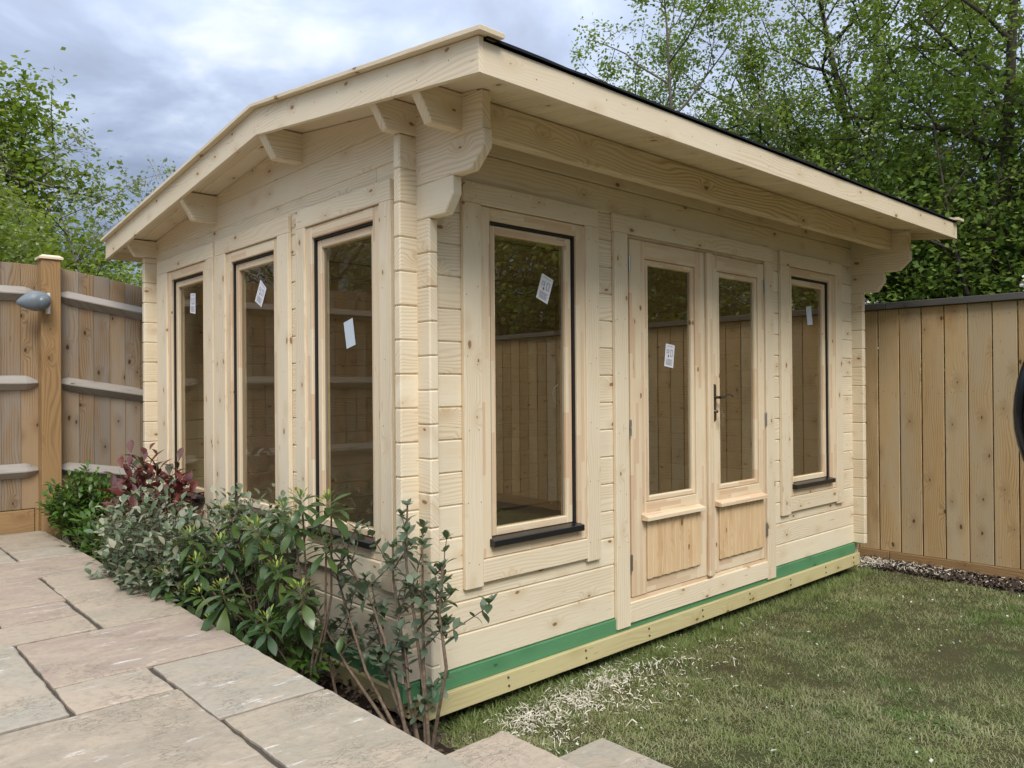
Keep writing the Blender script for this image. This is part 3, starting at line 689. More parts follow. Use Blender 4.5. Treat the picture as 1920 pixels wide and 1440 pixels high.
# right hand fence: runs back along x ~ 4.6, slightly turned
rf = empty('side_fence', (4.6, -2, 0)); tag(rf, 'tall brown vertical board fence with dark capping rail beyond the lawn', 'fence')
RANG = R_(1.6); rx = lambda y: 4.60 - math.tan(RANG) * (y - 0) * 1.0
seams = [3.66, 3.50, 3.34, 3.18]
y = .028 + .163 * 22
ys_ = [y - .163 * k + frng.uniform(-.002, .002) for k in range(80)]
for k, (a, b) in enumerate(zip(ys_[1:], ys_[:-1])):
    ym = (a + b) / 2; w = b - a - .006; dx = .004 if k % 2 else 0
    o = link('fence_board', cube_mesh(.019, .1555, 1.945, .003, NEWF['Z']), None, rf, (rx(ym) + frng.uniform(-.0015, .0015), ym, 1.0725), (0, 0, RANG + frng.uniform(-.004, .004)))
ya = ys_[0]; yb = ys_[-1]
seg = [ya - 1.83 * k for k in range(9)]
for a, b in zip(seg[1:], seg[:-1]):
    ym = (a + b) / 2; L = b - a - .004
    for nm, dx, w, z0, z1, m in (('capping', -.012, .085, 2.048, 2.098, CAPW), ('gravel_board', -.004, .026, -.06, .098, POSTW), ('rail', .034, .045, .35, .42, NEWF), ('rail', .034, .045, 1.05, 1.12, NEWF), ('rail', .034, .045, 1.75, 1.82, NEWF)):
        link(nm, cube_mesh(w, round(L, 3), z1 - z0, .003, m['Y']), None, rf, (rx(ym) + dx, ym, (z0 + z1) / 2), (0, 0, RANG))
    link('post', cube_mesh(.09, .09, 2.05, .003, POSTW['Z']), None, rf, (rx(a) + .105, a, .98), (0, 0, RANG))
# the rows of nails that hold the boards
bm = bmesh.new()
for a, b in zip(ys_[1:], ys_[:-1]):
    if not (-3 < a < .6): continue
    for z in (.16, .62, 1.38, 1.95):
        for q in (.28, .72):
            yy = a + (b - a) * q + frng.uniform(-.008, .008); zz_ = z + frng.uniform(-.012, .012)
            m_ = Matrix.Translation((rx(yy) - .0108 - 4.6, yy, zz_)) @ Matrix.Rotation(R_(90), 4, 'Y'); bmesh.ops.create_circle(bm, cap_ends=True, segments=6, radius=.0032, matrix=m_)
tag(join_mesh('nail', bm, SCREW, rf, (4.6, 0, 0)), kind='stuff')

# ============================================================ SECURITY LIGHT on the fence post
sl = empty('security_light', (-.61, 3.66, 2.05)); tag(sl, 'grey egg shaped security light fixed to the post of the back fence', 'wall light')
def ellipsoid(name, c, r, mat, par, rot=None, taper=0.0, seg=24):
    bm = bmesh.new(); bmesh.ops.create_uvsphere(bm, u_segments=seg, v_segments=seg // 2, radius=1)
    for v in bm.verts:
        f = 1 - taper * max(0, -v.co.x); v.co = Vector((v.co.x * r[0], v.co.y * r[1] * f, v.co.z * r[2] * f))
    return join_mesh(name, bm, mat, par, c, True) if rot is None else setrot(join_mesh(name, bm, mat, par, c, True), rot)
def setrot(o, r): o.rotation_euler = r; return o
ellipsoid('lamp_housing', (-.668, 3.625, 2.072), (.108, .066, .072), LAMPG, sl, (0, R_(-10), 0), .45)
ellipsoid('lamp_lens', (-.622, 3.598, 2.064), (.050, .050, .052), flat('grey_lens', (.12, .145, .16), .3), sl)
tubes('hood', [([(-.618 + .060 * math.cos(q), 3.588 + .028 * abs(math.sin(q * .5)), 2.068 + .066 * math.sin(q)) for q in [R_(100 + 16 * k) for k in range(11)]], [.003] + [.0065] * 9 + [.003])], LAMPG, sl, 8, loc=(-.62, 3.6, 2.07))
box('mounting_plate', (-.585, -.565), (3.63, 3.683), (1.99, 2.135), WHITEP, sl, .003)
tubes('adjuster_screw', [([(-.705, 3.60, 2.01), (-.735, 3.59, 2.002)], [.004, .004])], STEEL, sl, 6, loc=(-.72, 3.6, 2.0))

# ============================================================ COIL OF CABLE on a stake at the right edge
cc = empty('cable_coil', (.64, -2.31, 1.1)); 
tag(cc, 'coil of glossy black cable hanging at the right edge of the lawn', 'cable')
cx, cy, cz = .612, -2.279, 1.368; tr = Vector((.737, -.676, 0)); fwv = Vector((.676, .737, 0))
crng = random.Random(3)
for k in range(8):
    R0 = .282 - .021 * (k % 3) + crng.uniform(-.006, .008); dep = (k // 3) * .036 + crng.uniform(-.004, .004); ph = crng.uniform(0, 6.28); pth = []
    for i in range(49):
        a = 2 * math.pi * i / 48; r = R0 + .006 * math.sin(2 * a + ph)
        p = Vector((cx, cy, cz)) + tr * (r * math.cos(a)) + Vector((0, 0, 1)) * (r * 1.12 * math.sin(a)) + fwv * (dep + .012 * math.sin(3 * a + ph)); pth.append(p)
    tubes('loop', [(pth, [.0185] * 49)], CABLE, cc, 8, loc=(cx, cy, cz))
st = empty('timber_stake', (.60, -2.27, 0)); tag(st, 'timber stake carrying the coil of black cable beside the lawn', 'stake')
box('stake', (.545, .605), (-2.235, -2.175), (-.1, 1.70), POSTW, st, .004)
tubes('hook', [([(.575, -2.235, 1.655), (.55, -2.262, 1.655), (.53, -2.28, 1.665), (.525, -2.285, 1.69)], [.006] * 4)], STEEL, st, 6, loc=(.57, -2.24, 1.65))

# ============================================================ VEGETATION
def leaf_mat(name, cols, rough=.45, trans=.35, spec=.35, vein=False, trcol=None):
    t = NT(name); at = t.n('ShaderNodeAttribute'); at.attribute_name = 'v'; oi = t.n('ShaderNodeObjectInfo')
    f = t.math('FRACT', t.math('ADD', at.outputs['Fac'], t.math('MULTIPLY', oi.outputs['Random'], 3.7)))
    rr = t.n('ShaderNodeValToRGB'); t.set(rr.inputs[0], f); el = rr.color_ramp.elements
    n = len(cols); el[0].position = 0; el[0].color = cols[0] + (1,); el[1].position = 1; el[1].color = cols[-1] + (1,)
    for i in range(1, n - 1): q = el.new(i / (n - 1)); q.color = cols[i] + (1,)
    c = rr.outputs[0]
    b = t.n('ShaderNodeBsdfPrincipled'); t.set(b.inputs['Base Color'], c); b.inputs['Roughness'].default_value = rough; b.inputs['Specular IOR Level'].default_value = spec
    tl = t.n('ShaderNodeBsdfTranslucent'); t.set(tl.inputs[0], t.mix(.35, c, trcol or (.35, .45, .05)))
    mx = t.n('ShaderNodeMixShader'); mx.inputs[0].default_value = trans; t.t.links.new(b.outputs[0], mx.inputs[1]); t.t.links.new(tl.outputs[0], mx.inputs[2])
    t.t.links.new(mx.outputs[0], t.out.inputs[0]); return t.m
def bark_mat(name, a, b_, sc=30):
    t = NT(name); o = t.n('ShaderNodeTexCoord').outputs['Object']; n = t.noise(o, sc, 4, .65); t.bsdf(t.mix(t.ss(n, .3, .7), a, b_), .85, .2, n, .5, .004); return t.m
M_HAW = leaf_mat('hawthorn_leaf', [(.13, .205, .035), (.19, .29, .05), (.27, .36, .07), (.37, .42, .11)], rough=.6, spec=.15, trans=.4)
M_DARK = leaf_mat('dark_hedge_leaf', [(.09, .16, .03), (.14, .23, .045), (.20, .29, .06)], rough=.55, spec=.2)
M_BEECH = leaf_mat('fresh_beech_leaf', [(.11, .17, .02), (.17, .25, .03), (.24, .31, .045), (.31, .35, .07)], rough=.65, spec=.1, trans=.4)
M_BLOS = leaf_mat('blossom', [(.62, .62, .52), (.75, .75, .70), (.55, .58, .42)], trans=.15)
M_PALE = leaf_mat('pale_new_leaf', [(.22, .27, .12), (.40, .42, .27), (.14, .19, .06)])
M_GRASS = leaf_mat('grass_blade', [(.135, .205, .062), (.175, .26, .078), (.23, .29, .098), (.31, .32, .145), (.40, .38, .22)], rough=.6, trans=.25, spec=.2)
BARK = bark_mat('grey_bark', (.10, .085, .065), (.19, .165, .135)); BARKD = bark_mat('dark_bark', (.05, .04, .03), (.10, .085, .065))
NPR = np.random.RandomState(4)

def leaves_np(P, size, rs, droop=.2, aspect=.62, up=None):
    """one folded quad per leaf around points P (n,3): returns V,F,attr"""
    n = len(P); d = rs.normal(size=(n, 3)); d[:, 2] = d[:, 2] * .6 - droop; d /= np.linalg.norm(d, axis=1)[:, None]
    nn = rs.normal(size=(n, 3)); nn[:, 2] = np.abs(nn[:, 2]) + .9; s = np.cross(d, nn); s /= np.linalg.norm(s, axis=1)[:, None]
    u = np.cross(s, d); L = size * rs.uniform(.6, 1.25, n)[:, None]; w = L * aspect * .5
    V = np.stack([P, P + d * L * .5 + s * w + u * L * .08, P + d * L, P + d * L * .5 - s * w + u * L * .08], 1).reshape(-1, 3)
    F = np.arange(4 * n).reshape(n, 4); return V, F, np.repeat(rs.uniform(0, .999, n), 4)

def make_tree(name, label, cat, base, height, spread, rs, nl=12000, lsize=.045, mat=M_HAW, bark=BARK, trunk_r=.06, limbs=7, lean=(0, 0), start=.25,
              upright=.6, sub=6, twig=6, clump=.05, group=None, blossom=0, droop=.15, twl=.35, bare=False, multi=1, thin=1.0, xmin=-99, ymin=-99):
    root = empty(name, base); tag(root, label, cat, group); B = Vector(base); paths = []; TW = []
    def limb(p, d, L, r, depth):
        n = 6 if depth < 2 else 4; pts = [p.copy()]; dd = d.normalized(); q = p.copy()
        for i in range(n):
            dd = (dd + Vector(rs.normal(size=3)) * .13 + Vector((0, 0, .07 * upright if depth < 2 else -.03))).normalized(); q = q + dd * (L / n)
            if q.x < xmin or q.y < ymin: break
            pts.append(q.copy())
        if len(pts) < 3: return
        n = len(pts) - 1
        radii = [max(.0018, r * (1 - .8 * i / n)) for i in range(n + 1)]
        paths.append((pts, radii))
        if depth == 2: TW.append((pts, dd)); return
        k = sub if depth == 0 else twig
        for j in range(k):
            f = .25 + .75 * (j + rs.rand()) / k; i = min(n - 1, int(f * n)); pp = pts[i].lerp(pts[i + 1], f * n - i)
            ax = Vector(rs.normal(size=3)).normalized(); side = (ax - dd * ax.dot(dd)).normalized(); nd = (dd * .55 + side * .8 + Vector((0, 0, .25 * upright))).normalized()
            if depth == 1 and rs.rand() < .25: continue
            limb(pp, nd, L * (.50 if depth == 0 else .42) * rs.uniform(.7, 1.2) + (twl * .35 if depth else 0), r * .42, depth + 1)
        TW.append((pts[-3:], dd))
    for m_ in range(multi):
        b0 = B + Vector((rs.uniform(-.25, .25), rs.uniform(-.25, .25), 0)) * (multi > 1) * spread; b0.x = max(b0.x, xmin + .35)
        tp = [b0]; q = b0.copy(); d = Vector((lean[0] + rs.normal() * .12 * (multi > 1), lean[1] + rs.normal() * .12 * (multi > 1), 1)).normalized(); n = 9
        for i in range(n): d = (d + Vector((rs.normal() * .06, rs.normal() * .06, .03))).normalized(); q = q + d * (height * (.93 if multi < 2 or m_ == 0 else .7) / n); q.x = max(q.x, xmin + .2); tp.append(q.copy())
        trad = [trunk_r * (1 - .88 * i / n) for i in range(n + 1)]; paths.append((tp, trad))
        for j in range(limbs):
            f = start + (1 - start) * (j + .5 * rs.rand()) / limbs; i = min(n - 1, int(f * n)); pp = tp[i].lerp(tp[i + 1], f * n - i)
            a = j * 2.4 + rs.rand() * 1.2; prof = math.sin(math.pi * min(1, (f - start) / (1 - start) * .75 + .25)) ** .7
            L = spread * prof * rs.uniform(.75, 1.25) + .25
            limb(pp, Vector((math.cos(a), math.sin(a), upright * rs.uniform(.5, 1.4))), L, trad[i] * .55 + .004, 0)
    tubes('trunk', [p for p in paths if p[1][0] > .012], bark, root, 6, loc=B); 
    small = [p for i, p in enumerate(paths) if p[1][0] <= .012 and (p[1][0] > .0045 or i % 2)]
    small = [(p[0][::2] + ([p[0][-1]] if len(p[0]) % 2 == 0 else []), p[1][::2] + ([p[1][-1]] if len(p[1]) % 2 == 0 else [])) for p in small]
    if small: tag(tubes('twigs', small, bark, root, 3, loc=B), kind='stuff')
    if bare: return root
    seg = []; 
    for pts, _ in TW:
        for a, b in zip(pts[:-1], pts[1:]): seg.append((a, b))
    A = np.array([tuple(a) for a, b in seg]); D = np.array([tuple(b) for a, b in seg]); wt = np.linalg.norm(D - A, axis=1); 
    clw = rs.gamma(thin, 1.0, len(seg)); wt = wt * clw; idx = rs.choice(len(seg), nl, p=wt / wt.sum())
    f = rs.rand(nl)[:, None]; f = np.round(f * 5) / 5 + rs.normal(size=(nl, 1)) * .03
    P = A[idx] * (1 - f) + D[idx] * f + rs.normal(size=(nl, 3)) * clump; P[:, 0] = np.where(P[:, 0] < xmin, 2 * xmin - P[:, 0], P[:, 0]); P[:, 1] = np.where(P[:, 1] < ymin, 2 * ymin - P[:, 1], P[:, 1]); P = P - np.array(tuple(B))
    V, F, at = leaves_np(P, lsize, rs, droop); 
    # neighbouring leaves share a tone, as leaves of one shoot do
    tone = rs.rand(len(seg))[idx]; at = np.clip(np.repeat(tone, 4) * .7 + at * .3, 0, .999)
    mesh_np('crown', V, F, mat, root, False, at, loc=B)
    if blossom:
        hi = np.where(P[:, 2] > .3)[0]; q_ = P[rs.choice(hi, blossom * 30)]; c = q_[np.argsort(q_[:, 0] * .8 + q_[:, 1] * .5)[:blossom * 9]][::9] + np.array([-.05, -.03, .03])
        Q = (c[:, None, :] + rs.normal(size=(len(c), 22, 3)) * .034).reshape(-1, 3); V, F, at = leaves_np(Q, .030, rs, -.5, 1.0); mesh_np('blossom', V, F, M_BLOS, root, False, at, loc=B)
    return root
RS = np.random.RandomState
HG = None
# airy hawthorns showing above the roof
T = make_tree
T('hawthorn_tree', 'hawthorn with a tall leafy spire, leftmost tree above the roof slope', 'tree', (5.45, 4.55, 0), 6.5, 1.15, RS(21), 17000, .050, limbs=15, trunk_r=.05, multi=2, upright=.7, clump=.05, thin=.75, xmin=4.95)
T('hawthorn_tree', 'slender hawthorn of thin bare stems between the leafy spire and the forked tree', 'tree', (6.0, 3.7, 0), 5.9, 1.15, RS(5), 18000, .050, limbs=14, trunk_r=.045, multi=3, upright=.8, clump=.045, thin=.65, xmin=4.95)
T('hawthorn_tree', 'open forked hawthorn with pale upright stems reaching out of the picture above the doors', 'tree', (6.2, 2.3, 0), 6.7, 1.35, RS(33), 27000, .050, limbs=16, trunk_r=.055, multi=2, upright=.8, clump=.05, thin=.65, xmin=4.95)
T('hawthorn_tree', 'tall hawthorn with a dark leaning trunk in front of the pale green pole', 'tree', (7.0, 1.15, 0), 7.4, 1.5, RS(44), 36000, .050, bark=BARKD, limbs=18, trunk_r=.085, lean=(-.10, .10), multi=2, clump=.06, blossom=70, thin=.75, xmin=4.95)
T('hawthorn_tree', 'tall loose tree with drooping sprays reaching out of the top right corner', 'tree', (6.6, -.35, 0), 7.4, 1.6, RS(57), 36000, .052, bark=BARKD, limbs=18, trunk_r=.08, multi=2, clump=.06, thin=.75, xmin=4.95)
# lower, denser shrubs behind the side fence
T('hedge_shrub', 'dense flowering shrub showing between the right eaves and the fence capping', 'shrub', (5.75, .75, 0), 3.5, 1.25, RS(61), 39000, .062, bark=BARKD, trunk_r=.035, mat=M_HAW, limbs=16, start=.08, multi=4, clump=.09, blossom=110, sub=6, twig=5, xmin=4.95)
T('hedge_shrub', 'dark dense shrub filling the right edge above the fence', 'shrub', (5.9, -1.0, 0), 4.4, 1.45, RS(62), 45000, .062, bark=BARKD, trunk_r=.035, mat=M_DARK, limbs=18, start=.08, multi=4, clump=.10, blossom=40, xmin=4.95)
T('hedge_shrub', 'bushy green shrub with scattered white flowers just above the middle of the eaves', 'shrub', (6.4, 1.9, 0), 4.3, 1.35, RS(63), 36000, .062, bark=BARKD, trunk_r=.035, mat=M_HAW, limbs=16, start=.08, multi=4, clump=.09, blossom=110, xmin=4.95)
T('hedge_shrub', 'green shrub behind the roof below the forked hawthorn', 'shrub', (5.9, 3.4, 0), 4.1, 1.2, RS(64), 22500, .062, bark=BARKD, trunk_r=.035, mat=M_HAW, limbs=14, start=.08, multi=3, clump=.08, xmin=4.95)
T('hedge_shrub', 'green shrub behind the highest part of the roof below the leafy spire', 'shrub', (5.3, 4.9, 0), 4.6, 1.1, RS(65), 16500, .062, bark=BARKD, trunk_r=.035, mat=M_HAW, limbs=14, start=.1, multi=3, clump=.08, xmin=4.95)
T('hedge_shrub', 'dark evergreen shrub deep behind the white flowers and the fence', 'shrub', (7.6, .2, 0), 4.7, 1.9, RS(66), 51000, .065, bark=BARKD, trunk_r=.035, mat=M_DARK, limbs=20, start=.06, multi=5, clump=.13, xmin=4.95)
T('hedge_shrub', 'dark evergreen shrub at the back between the pole and the middle of the eaves', 'shrub', (8.0, 2.6, 0), 4.7, 1.8, RS(67), 39000, .065, bark=BARKD, trunk_r=.035, mat=M_DARK, limbs=18, start=.06, multi=5, clump=.13, xmin=4.95)
# out of the frame on the right; these are what the front glass reflects
for i, (x, y, h, m_) in enumerate(((6.3, -3.2, 6.6, M_HAW), (5.9, -5.0, 5.2, M_DARK), (6.6, -6.8, 7.0, M_HAW), (6.0, -8.8, 5.6, M_DARK), (7.6, -4.6, 7.6, M_HAW), (7.4, -9.6, 7.2, M_HAW))):
    T('hedge_shrub' if i in (1, 3) else 'hawthorn_tree', ['tall tree mirrored in the front window glass', 'dark shrub mirrored low in the front glass above the fence line', 'second tall tree mirrored in the glass of the doors',
      'dark shrub mirrored in the right hand front window', 'tall far tree mirrored at the top of the front window', 'far tree mirrored at the top of the right hand window'][i], 'tree' if i not in (1, 3) else 'shrub',
      (x, y, 0), h, 1.7, RS(80 + i), 14000, .095, mat=m_, limbs=14, start=.1, multi=2, clump=.14, xmin=5.1, sub=5, twig=4)
# back left
T('beech_tree', 'big fresh green tree rising at the left edge behind the fence', 'tree', (-.55, 13.3, 0), 7.2, 2.15, RS(7), 105000, .12, mat=M_BEECH, bark=BARKD, limbs=26, start=.1, trunk_r=.18, multi=3, clump=.20, upright=.35, ymin=4.2)
T('beech_tree', 'lower rounded fresh green tree between the big tree and the gable', 'tree', (1.09, 14.48, 0), 5.3, 1.15, RS(8), 44000, .105, mat=M_BEECH, bark=BARKD, limbs=20, start=.1, trunk_r=.12, multi=3, clump=.20, upright=.35, ymin=4.2)
T('bare_tree', 'leafless grey branched tree showing beside the big green tree', 'tree', (2.4, 17.5, 0), 7.8, 1.5, RS(9), limbs=16, trunk_r=.09, start=.35, bare=True, bark=BARK, upright=.7, multi=2, sub=7, twig=7)
T('garden_tree', 'green bushy tree low behind the fence below the gable end', 'tree', (1.5, 9.6, 0), 3.1, .95, RS(10), 36000, .065, mat=M_HAW, limbs=14, start=.1, multi=3, clump=.10, ymin=4.2)
T('garden_tree', 'leafy green shrub at the far left just above the fence boards', 'tree', (-.5, 9.8, 0), 4.2, 1.8, RS(12), 40000, .09, mat=M_BEECH, bark=BARKD, limbs=16, start=.1, multi=3, clump=.12, ymin=4.2)
T('blossom_sapling', 'thin arching sapling with pale new leaves peeking over the left roof edge', 'tree', (1.15, 7.15, 0), 4.75, 1.0, RS(14), 2600, .045, mat=M_PALE, limbs=8, trunk_r=.02, multi=1, clump=.025, start=.45, thin=.5, ymin=4.2)
for i, (x, y, h) in enumerate(((-3.0, 7.2, 5.2), (-5.2, 7.8, 6.2))):
    T('garden_tree', ['green tree mirrored in the side windows', 'farther green tree mirrored in the side windows'][i], 'tree', (x, y, 0), h, 1.9, RS(90 + i), 12000, .08, mat=M_HAW, limbs=14, start=.15, multi=2, clump=.12, ymin=4.4)
pole = tubes('tall_pole', [([(7.83, 1.32, 0), (7.83, 1.32, 8.5)], [.075, .06])], POLE, None, 14); tag(pole, 'tall pale green pole standing among the hawthorns', 'pole')

# ------------------------------------------------------------ bed plants with real leaves
def leaf_proto(name, L, w, mat, fold=.18, curl=.25, nseg=4, tipw=.5, attr=0.0):
    """leaf along +X, upper face +Z, folded on the midrib"""
    V = []; F = []
    for i in range(nseg + 1):
        f = i / nseg; ww = w * .5 * (math.sin(math.pi * min(1, (f * .96 + .04)) ** (.6 + .8 * tipw)) + .02); x = L * f * math.cos(curl * f); z = -L * f * math.sin(curl * f) * .8
        V += [(x, -ww, z + fold * ww), (x, 0, z), (x, ww, z + fold * ww)]
    for i in range(nseg):
        a = i * 3; F += [(a, a + 3, a + 4, a + 1), (a + 1, a + 4, a + 5, a + 2)]
    V = np.array(V, np.float32); F = np.array(F)
    me = bpy.data.meshes.new(name); me.from_pydata([tuple(v) for v in V], [], F.tolist()); me.materials.append(mat)
    for p in me.polygons: p.use_smooth = True
    at = me.attributes.new('v', 'FLOAT', 'POINT'); at.data.foreach_set('value', np.full(len(V), attr, np.float32))
    return me, V, F
def orient(d, up=Vector((0, 0, 1)), roll=0.0):
    d = d.normalized(); y = up.cross(d)
    if y.length < 1e-3: y = Vector((0, 1, 0)).cross(d)
    y.normalize(); z = d.cross(y); m = Matrix((d, y, z)).transposed()
    return m @ Matrix.Rotation(roll, 3, 'X')
def put_leaves(root, items, protos, mat, lim=300, nm='leaf'):
    """items: (pos, dir, scale, roll, proto index)"""
    base = WP[root.name]
    items = sorted(items, key=lambda i: (Vector(i[0]) - CAMP).length)
    for pos, d, s, roll, k in items[:lim]:
        o = bpy.data.objects.new(nm, protos[k][0]); COL.objects.link(o); o.parent = root
        m = orient(Vector(d), roll=roll); o.matrix_local = Matrix.Translation(Vector(pos) - base) @ m.to_4x4() @ Matrix.Scale(s, 4)
    Vs = []; Fs = []; At = []; off = 0
    for pos, d, s, roll, k in items[lim:]:
        m = np.array(orient(Vector(d), roll=roll)); V = protos[k][1] @ m.T * s + np.array(tuple(Vector(pos) - base)); Vs.append(V); Fs.append(protos[k][2] + off); At.append(np.full(len(V), NPR.rand())); off += len(V)
    if Vs:
        o = mesh_np('foliage', np.concatenate(Vs), np.concatenate(Fs), mat, root, True, np.concatenate(At), loc=base); tag(o, kind='stuff')
def stem_pts(pts, n=14):
    P = [Vector(p) for p in pts]; out = []
    for i in range(len(P) - 1):
        for k in range(n // (len(P) - 1) + 1): out.append(P[i].lerp(P[i + 1], k / (n // (len(P) - 1) + 1)))
    out.append(P[-1]); return out

# E: grey green open shrub at the corner of the house
M_E = leaf_mat('grey_green_leaf', [(.075, .11, .065), (.11, .15, .095), (.06, .10, .05), (.18, .21, .14), (.09, .13, .07)], rough=.42, trans=.18)
STEMB = bark_mat('brown_stem', (.13, .09, .06), (.24, .18, .125), 60)
pE = empty('corner_shrub', (-.15, -.15, .06)); tag(pE, 'open grey green shrub with bare stems at the near corner of the summerhouse', 'shrub')
er = random.Random(17)
raw = [[(-.25, .06), (-.24, .31), (-.17, .58), (-.13, .76), (-.14, .99)], [(-.26, .06), (-.22, .39), (-.22, .65), (-.22, .85)], [(-.27, .06), (-.38, .43), (-.36, .62), (-.39, .80)],
       [(-.14, .06), (-.06, .24), (.02, .44), (.11, .57), (.28, .69), (.34, .82)], [(-.11, .05), (.14, .29), (.25, .54), (.32, .75)], [(-.07, .05), (.30, .27), (.46, .43), (.55, .58)], [(.40, .05), (.5, .22), (.56, .36)],
       [(-.2, .05), (-.1, .30), (-.05, .50), (.0, .68), (.02, .80)], [(-.17, .05), (.02, .27), (.10, .45), (.18, .62)], [(-.22, .05), (-.14, .25), (-.10, .46)]]
stems = []
for i, s in enumerate(raw):
    dx = er.uniform(-.06, .05); stems.append([(-.15 + dx * k / len(s) - (.10 * k / len(s) if i in (5, 4) else 0), y + er.uniform(-.008, .008), z) for k, (y, z) in enumerate(s)])
allst = [(stem_pts(s), .0085) for s in stems]; brs = []
for pts, r in allst[:]:
    n = len(pts)
    for k in range(er.choice((4, 5, 6))):
        i = er.randrange(n // 3, n - 2); a = er.uniform(0, 6.28); d = Vector((math.cos(a) * .8, math.sin(a), er.uniform(.5, 1.6))).normalized(); L = er.uniform(.09, .26); p = pts[i]; q = []
        for j in range(6): q.append(p.copy()); p = p + d * (L / 5); d = (d + Vector((er.gauss(0, .12), er.gauss(0, .12), .06))).normalized()
        brs.append((q, .004))
for pts, r in allst: tubes('stem', [(pts, [max(.0032, r * (1 - .6 * i / len(pts))) for i in range(len(pts))])], STEMB, pE, 6, loc=pts[0])
for q, r in brs: tubes('twig', [(q, [r * (1 - .12 * i) for i in range(6)])], STEMB, pE, 4, loc=q[0])
protoE = [leaf_proto('leaf', .062, .029, M_E, .18, .25), leaf_proto('leaf', .062, .026, M_E, .28, .6), leaf_proto('leaf', .054, .029, M_E, .1, .1)]
items = []
for pts, r in allst + brs:
    n = len(pts); st = int(n * .45) if r > .006 else 1; step = max(1, 1)
    for i in range(st, n):
        if r > .006 and er.random() < .42: continue
        t_ = (pts[min(i + 1, n - 1)] - pts[max(0, i - 1)]).normalized(); a = i * 2.4 + er.random() * .8
        o1 = t_.orthogonal().normalized(); sd_ = o1 * math.cos(a) + t_.cross(o1) * math.sin(a)
        for sg in ((1, -1) if er.random() < .7 else (1,)):
            d = (sd_ * sg + t_ * er.uniform(.3, 1.0) + Vector((0, 0, er.uniform(-.3, .2)))); items.append((pts[i], d, er.uniform(.65, 1.15), er.uniform(-.5, .5), er.randrange(3)))
    for k in range(4): 
        a = k * 1.57 + er.random(); items.append((pts[-1], Vector((math.cos(a) * .6, math.sin(a) * .6, er.uniform(.5, 1.0))), er.uniform(.5, .9), 0, er.randrange(3)))
put_leaves(pE, items, protoE, M_E, 300)

# D: pittosporum with whorls of long leaves and yellow green buds, hanging over the patio edge
M_D = leaf_mat('glossy_whorl_leaf', [(.035, .075, .022), (.050, .10, .026), (.085, .135, .035), (.040, .085, .03), (.11, .155, .04)], rough=.3, trans=.18, spec=.5)
M_BUD = leaf_mat('bud', [(.30, .36, .05), (.40, .44, .10), (.22, .31, .04)], trans=.3)
pD = empty('whorl_leaved_shrub', (-.40, .65, .10)); tag(pD, 'glossy shrub with whorled long leaves and yellow green buds overhanging the patio edge', 'shrub')
dr_ = random.Random(23)
wh = [(-.57, .62, .60), (-.60, 1.22, .56), (-.55, .96, .65), (-.52, 1.11, .75), (-.48, .49, .86), (-.36, .33, .985), (-.33, .16, .985), (-.46, .334, .714), (-.42, .22, .64), (-.55, .90, .52), (-.45, .45, .77), (-.38, .36, .89), (-.33, .19, .82),
      (-.48, .84, .75), (-.35, .36, .40), (-.40, .70, .84), (-.38, 1.0, .86), (-.50, .70, .48), (-.42, .50, .60), (-.36, .62, .72), (-.35, .9, .66), (-.45, 1.15, .60), (-.4, .3, .55), (-.5, .45, .50), (-.3, .6, .9), (-.5, 1.25, .68), (-.52, .30, .52), (-.55, .78, .42), (-.56, 1.08, .50), (-.40, .95, .50)]
protoD = [leaf_proto('leaf', .125, .040, M_D, .18, .30, 5, .9), leaf_proto('leaf', .115, .038, M_D, .22, .6, 5, .9), leaf_proto('leaf', .10, .035, M_D, .15, .1, 5, .9)]
protoB = [leaf_proto('bud', .026, .009, M_BUD, .5, .1, 3, .6)]
items = []; buds = []; st = []
for wi, w in enumerate(wh):
    w = Vector(w); big = 1.3 if wi == 0 else dr_.uniform(.92, 1.18); ax = Vector((-.35 + dr_.uniform(-.2, .2), dr_.uniform(-.35, .2), 1)).normalized(); o1 = ax.orthogonal().normalized(); o2 = ax.cross(o1)
    for k in range(20 if wi == 0 else 15):
        a = k * 2.399 + dr_.random() * .3; el = .55 - 1.05 * (k / 15) + dr_.uniform(-.1, .1); d = (o1 * math.cos(a) + o2 * math.sin(a)) * math.cos(el) + ax * math.sin(el)
        items.append((w - ax * (.004 * k) + d * .006, d, big * (.65 + .45 * k / 13) * dr_.uniform(.85, 1.1), dr_.uniform(-.3, .3), dr_.randrange(3)))
    if wi not in (14, 18, 19, 22, 23):
        for k in range(16):
            a = k * 2.4; rr_ = .020 * (k / 16) ** .5 * 1.6; p = w + ax * (.012 + dr_.uniform(0, .022)) + (o1 * math.cos(a) + o2 * math.sin(a)) * rr_; d = ax + (o1 * math.cos(a) + o2 * math.sin(a)) * .8
            buds.append((p, d, dr_.uniform(.6, 1.3), 0, 0))
    b0 = Vector((-.32 + dr_.uniform(-.05, .05), w.y * .55 + .32 + dr_.uniform(-.08, .08) - .06, .05)); mid = b0.lerp(w, .6) + Vector((.05, 0, -.02)); st.append((stem_pts([b0, mid, w - ax * .05, w], 9), .006))
for q, r in st: tubes('stem', [(q, [r * (1 - .04 * i) for i in range(len(q))])], STEMB, pD, 5, loc=q[0])
put_leaves(pD, items, protoD, M_D, 300); put_leaves(pD, buds, protoB, M_BUD, 0)

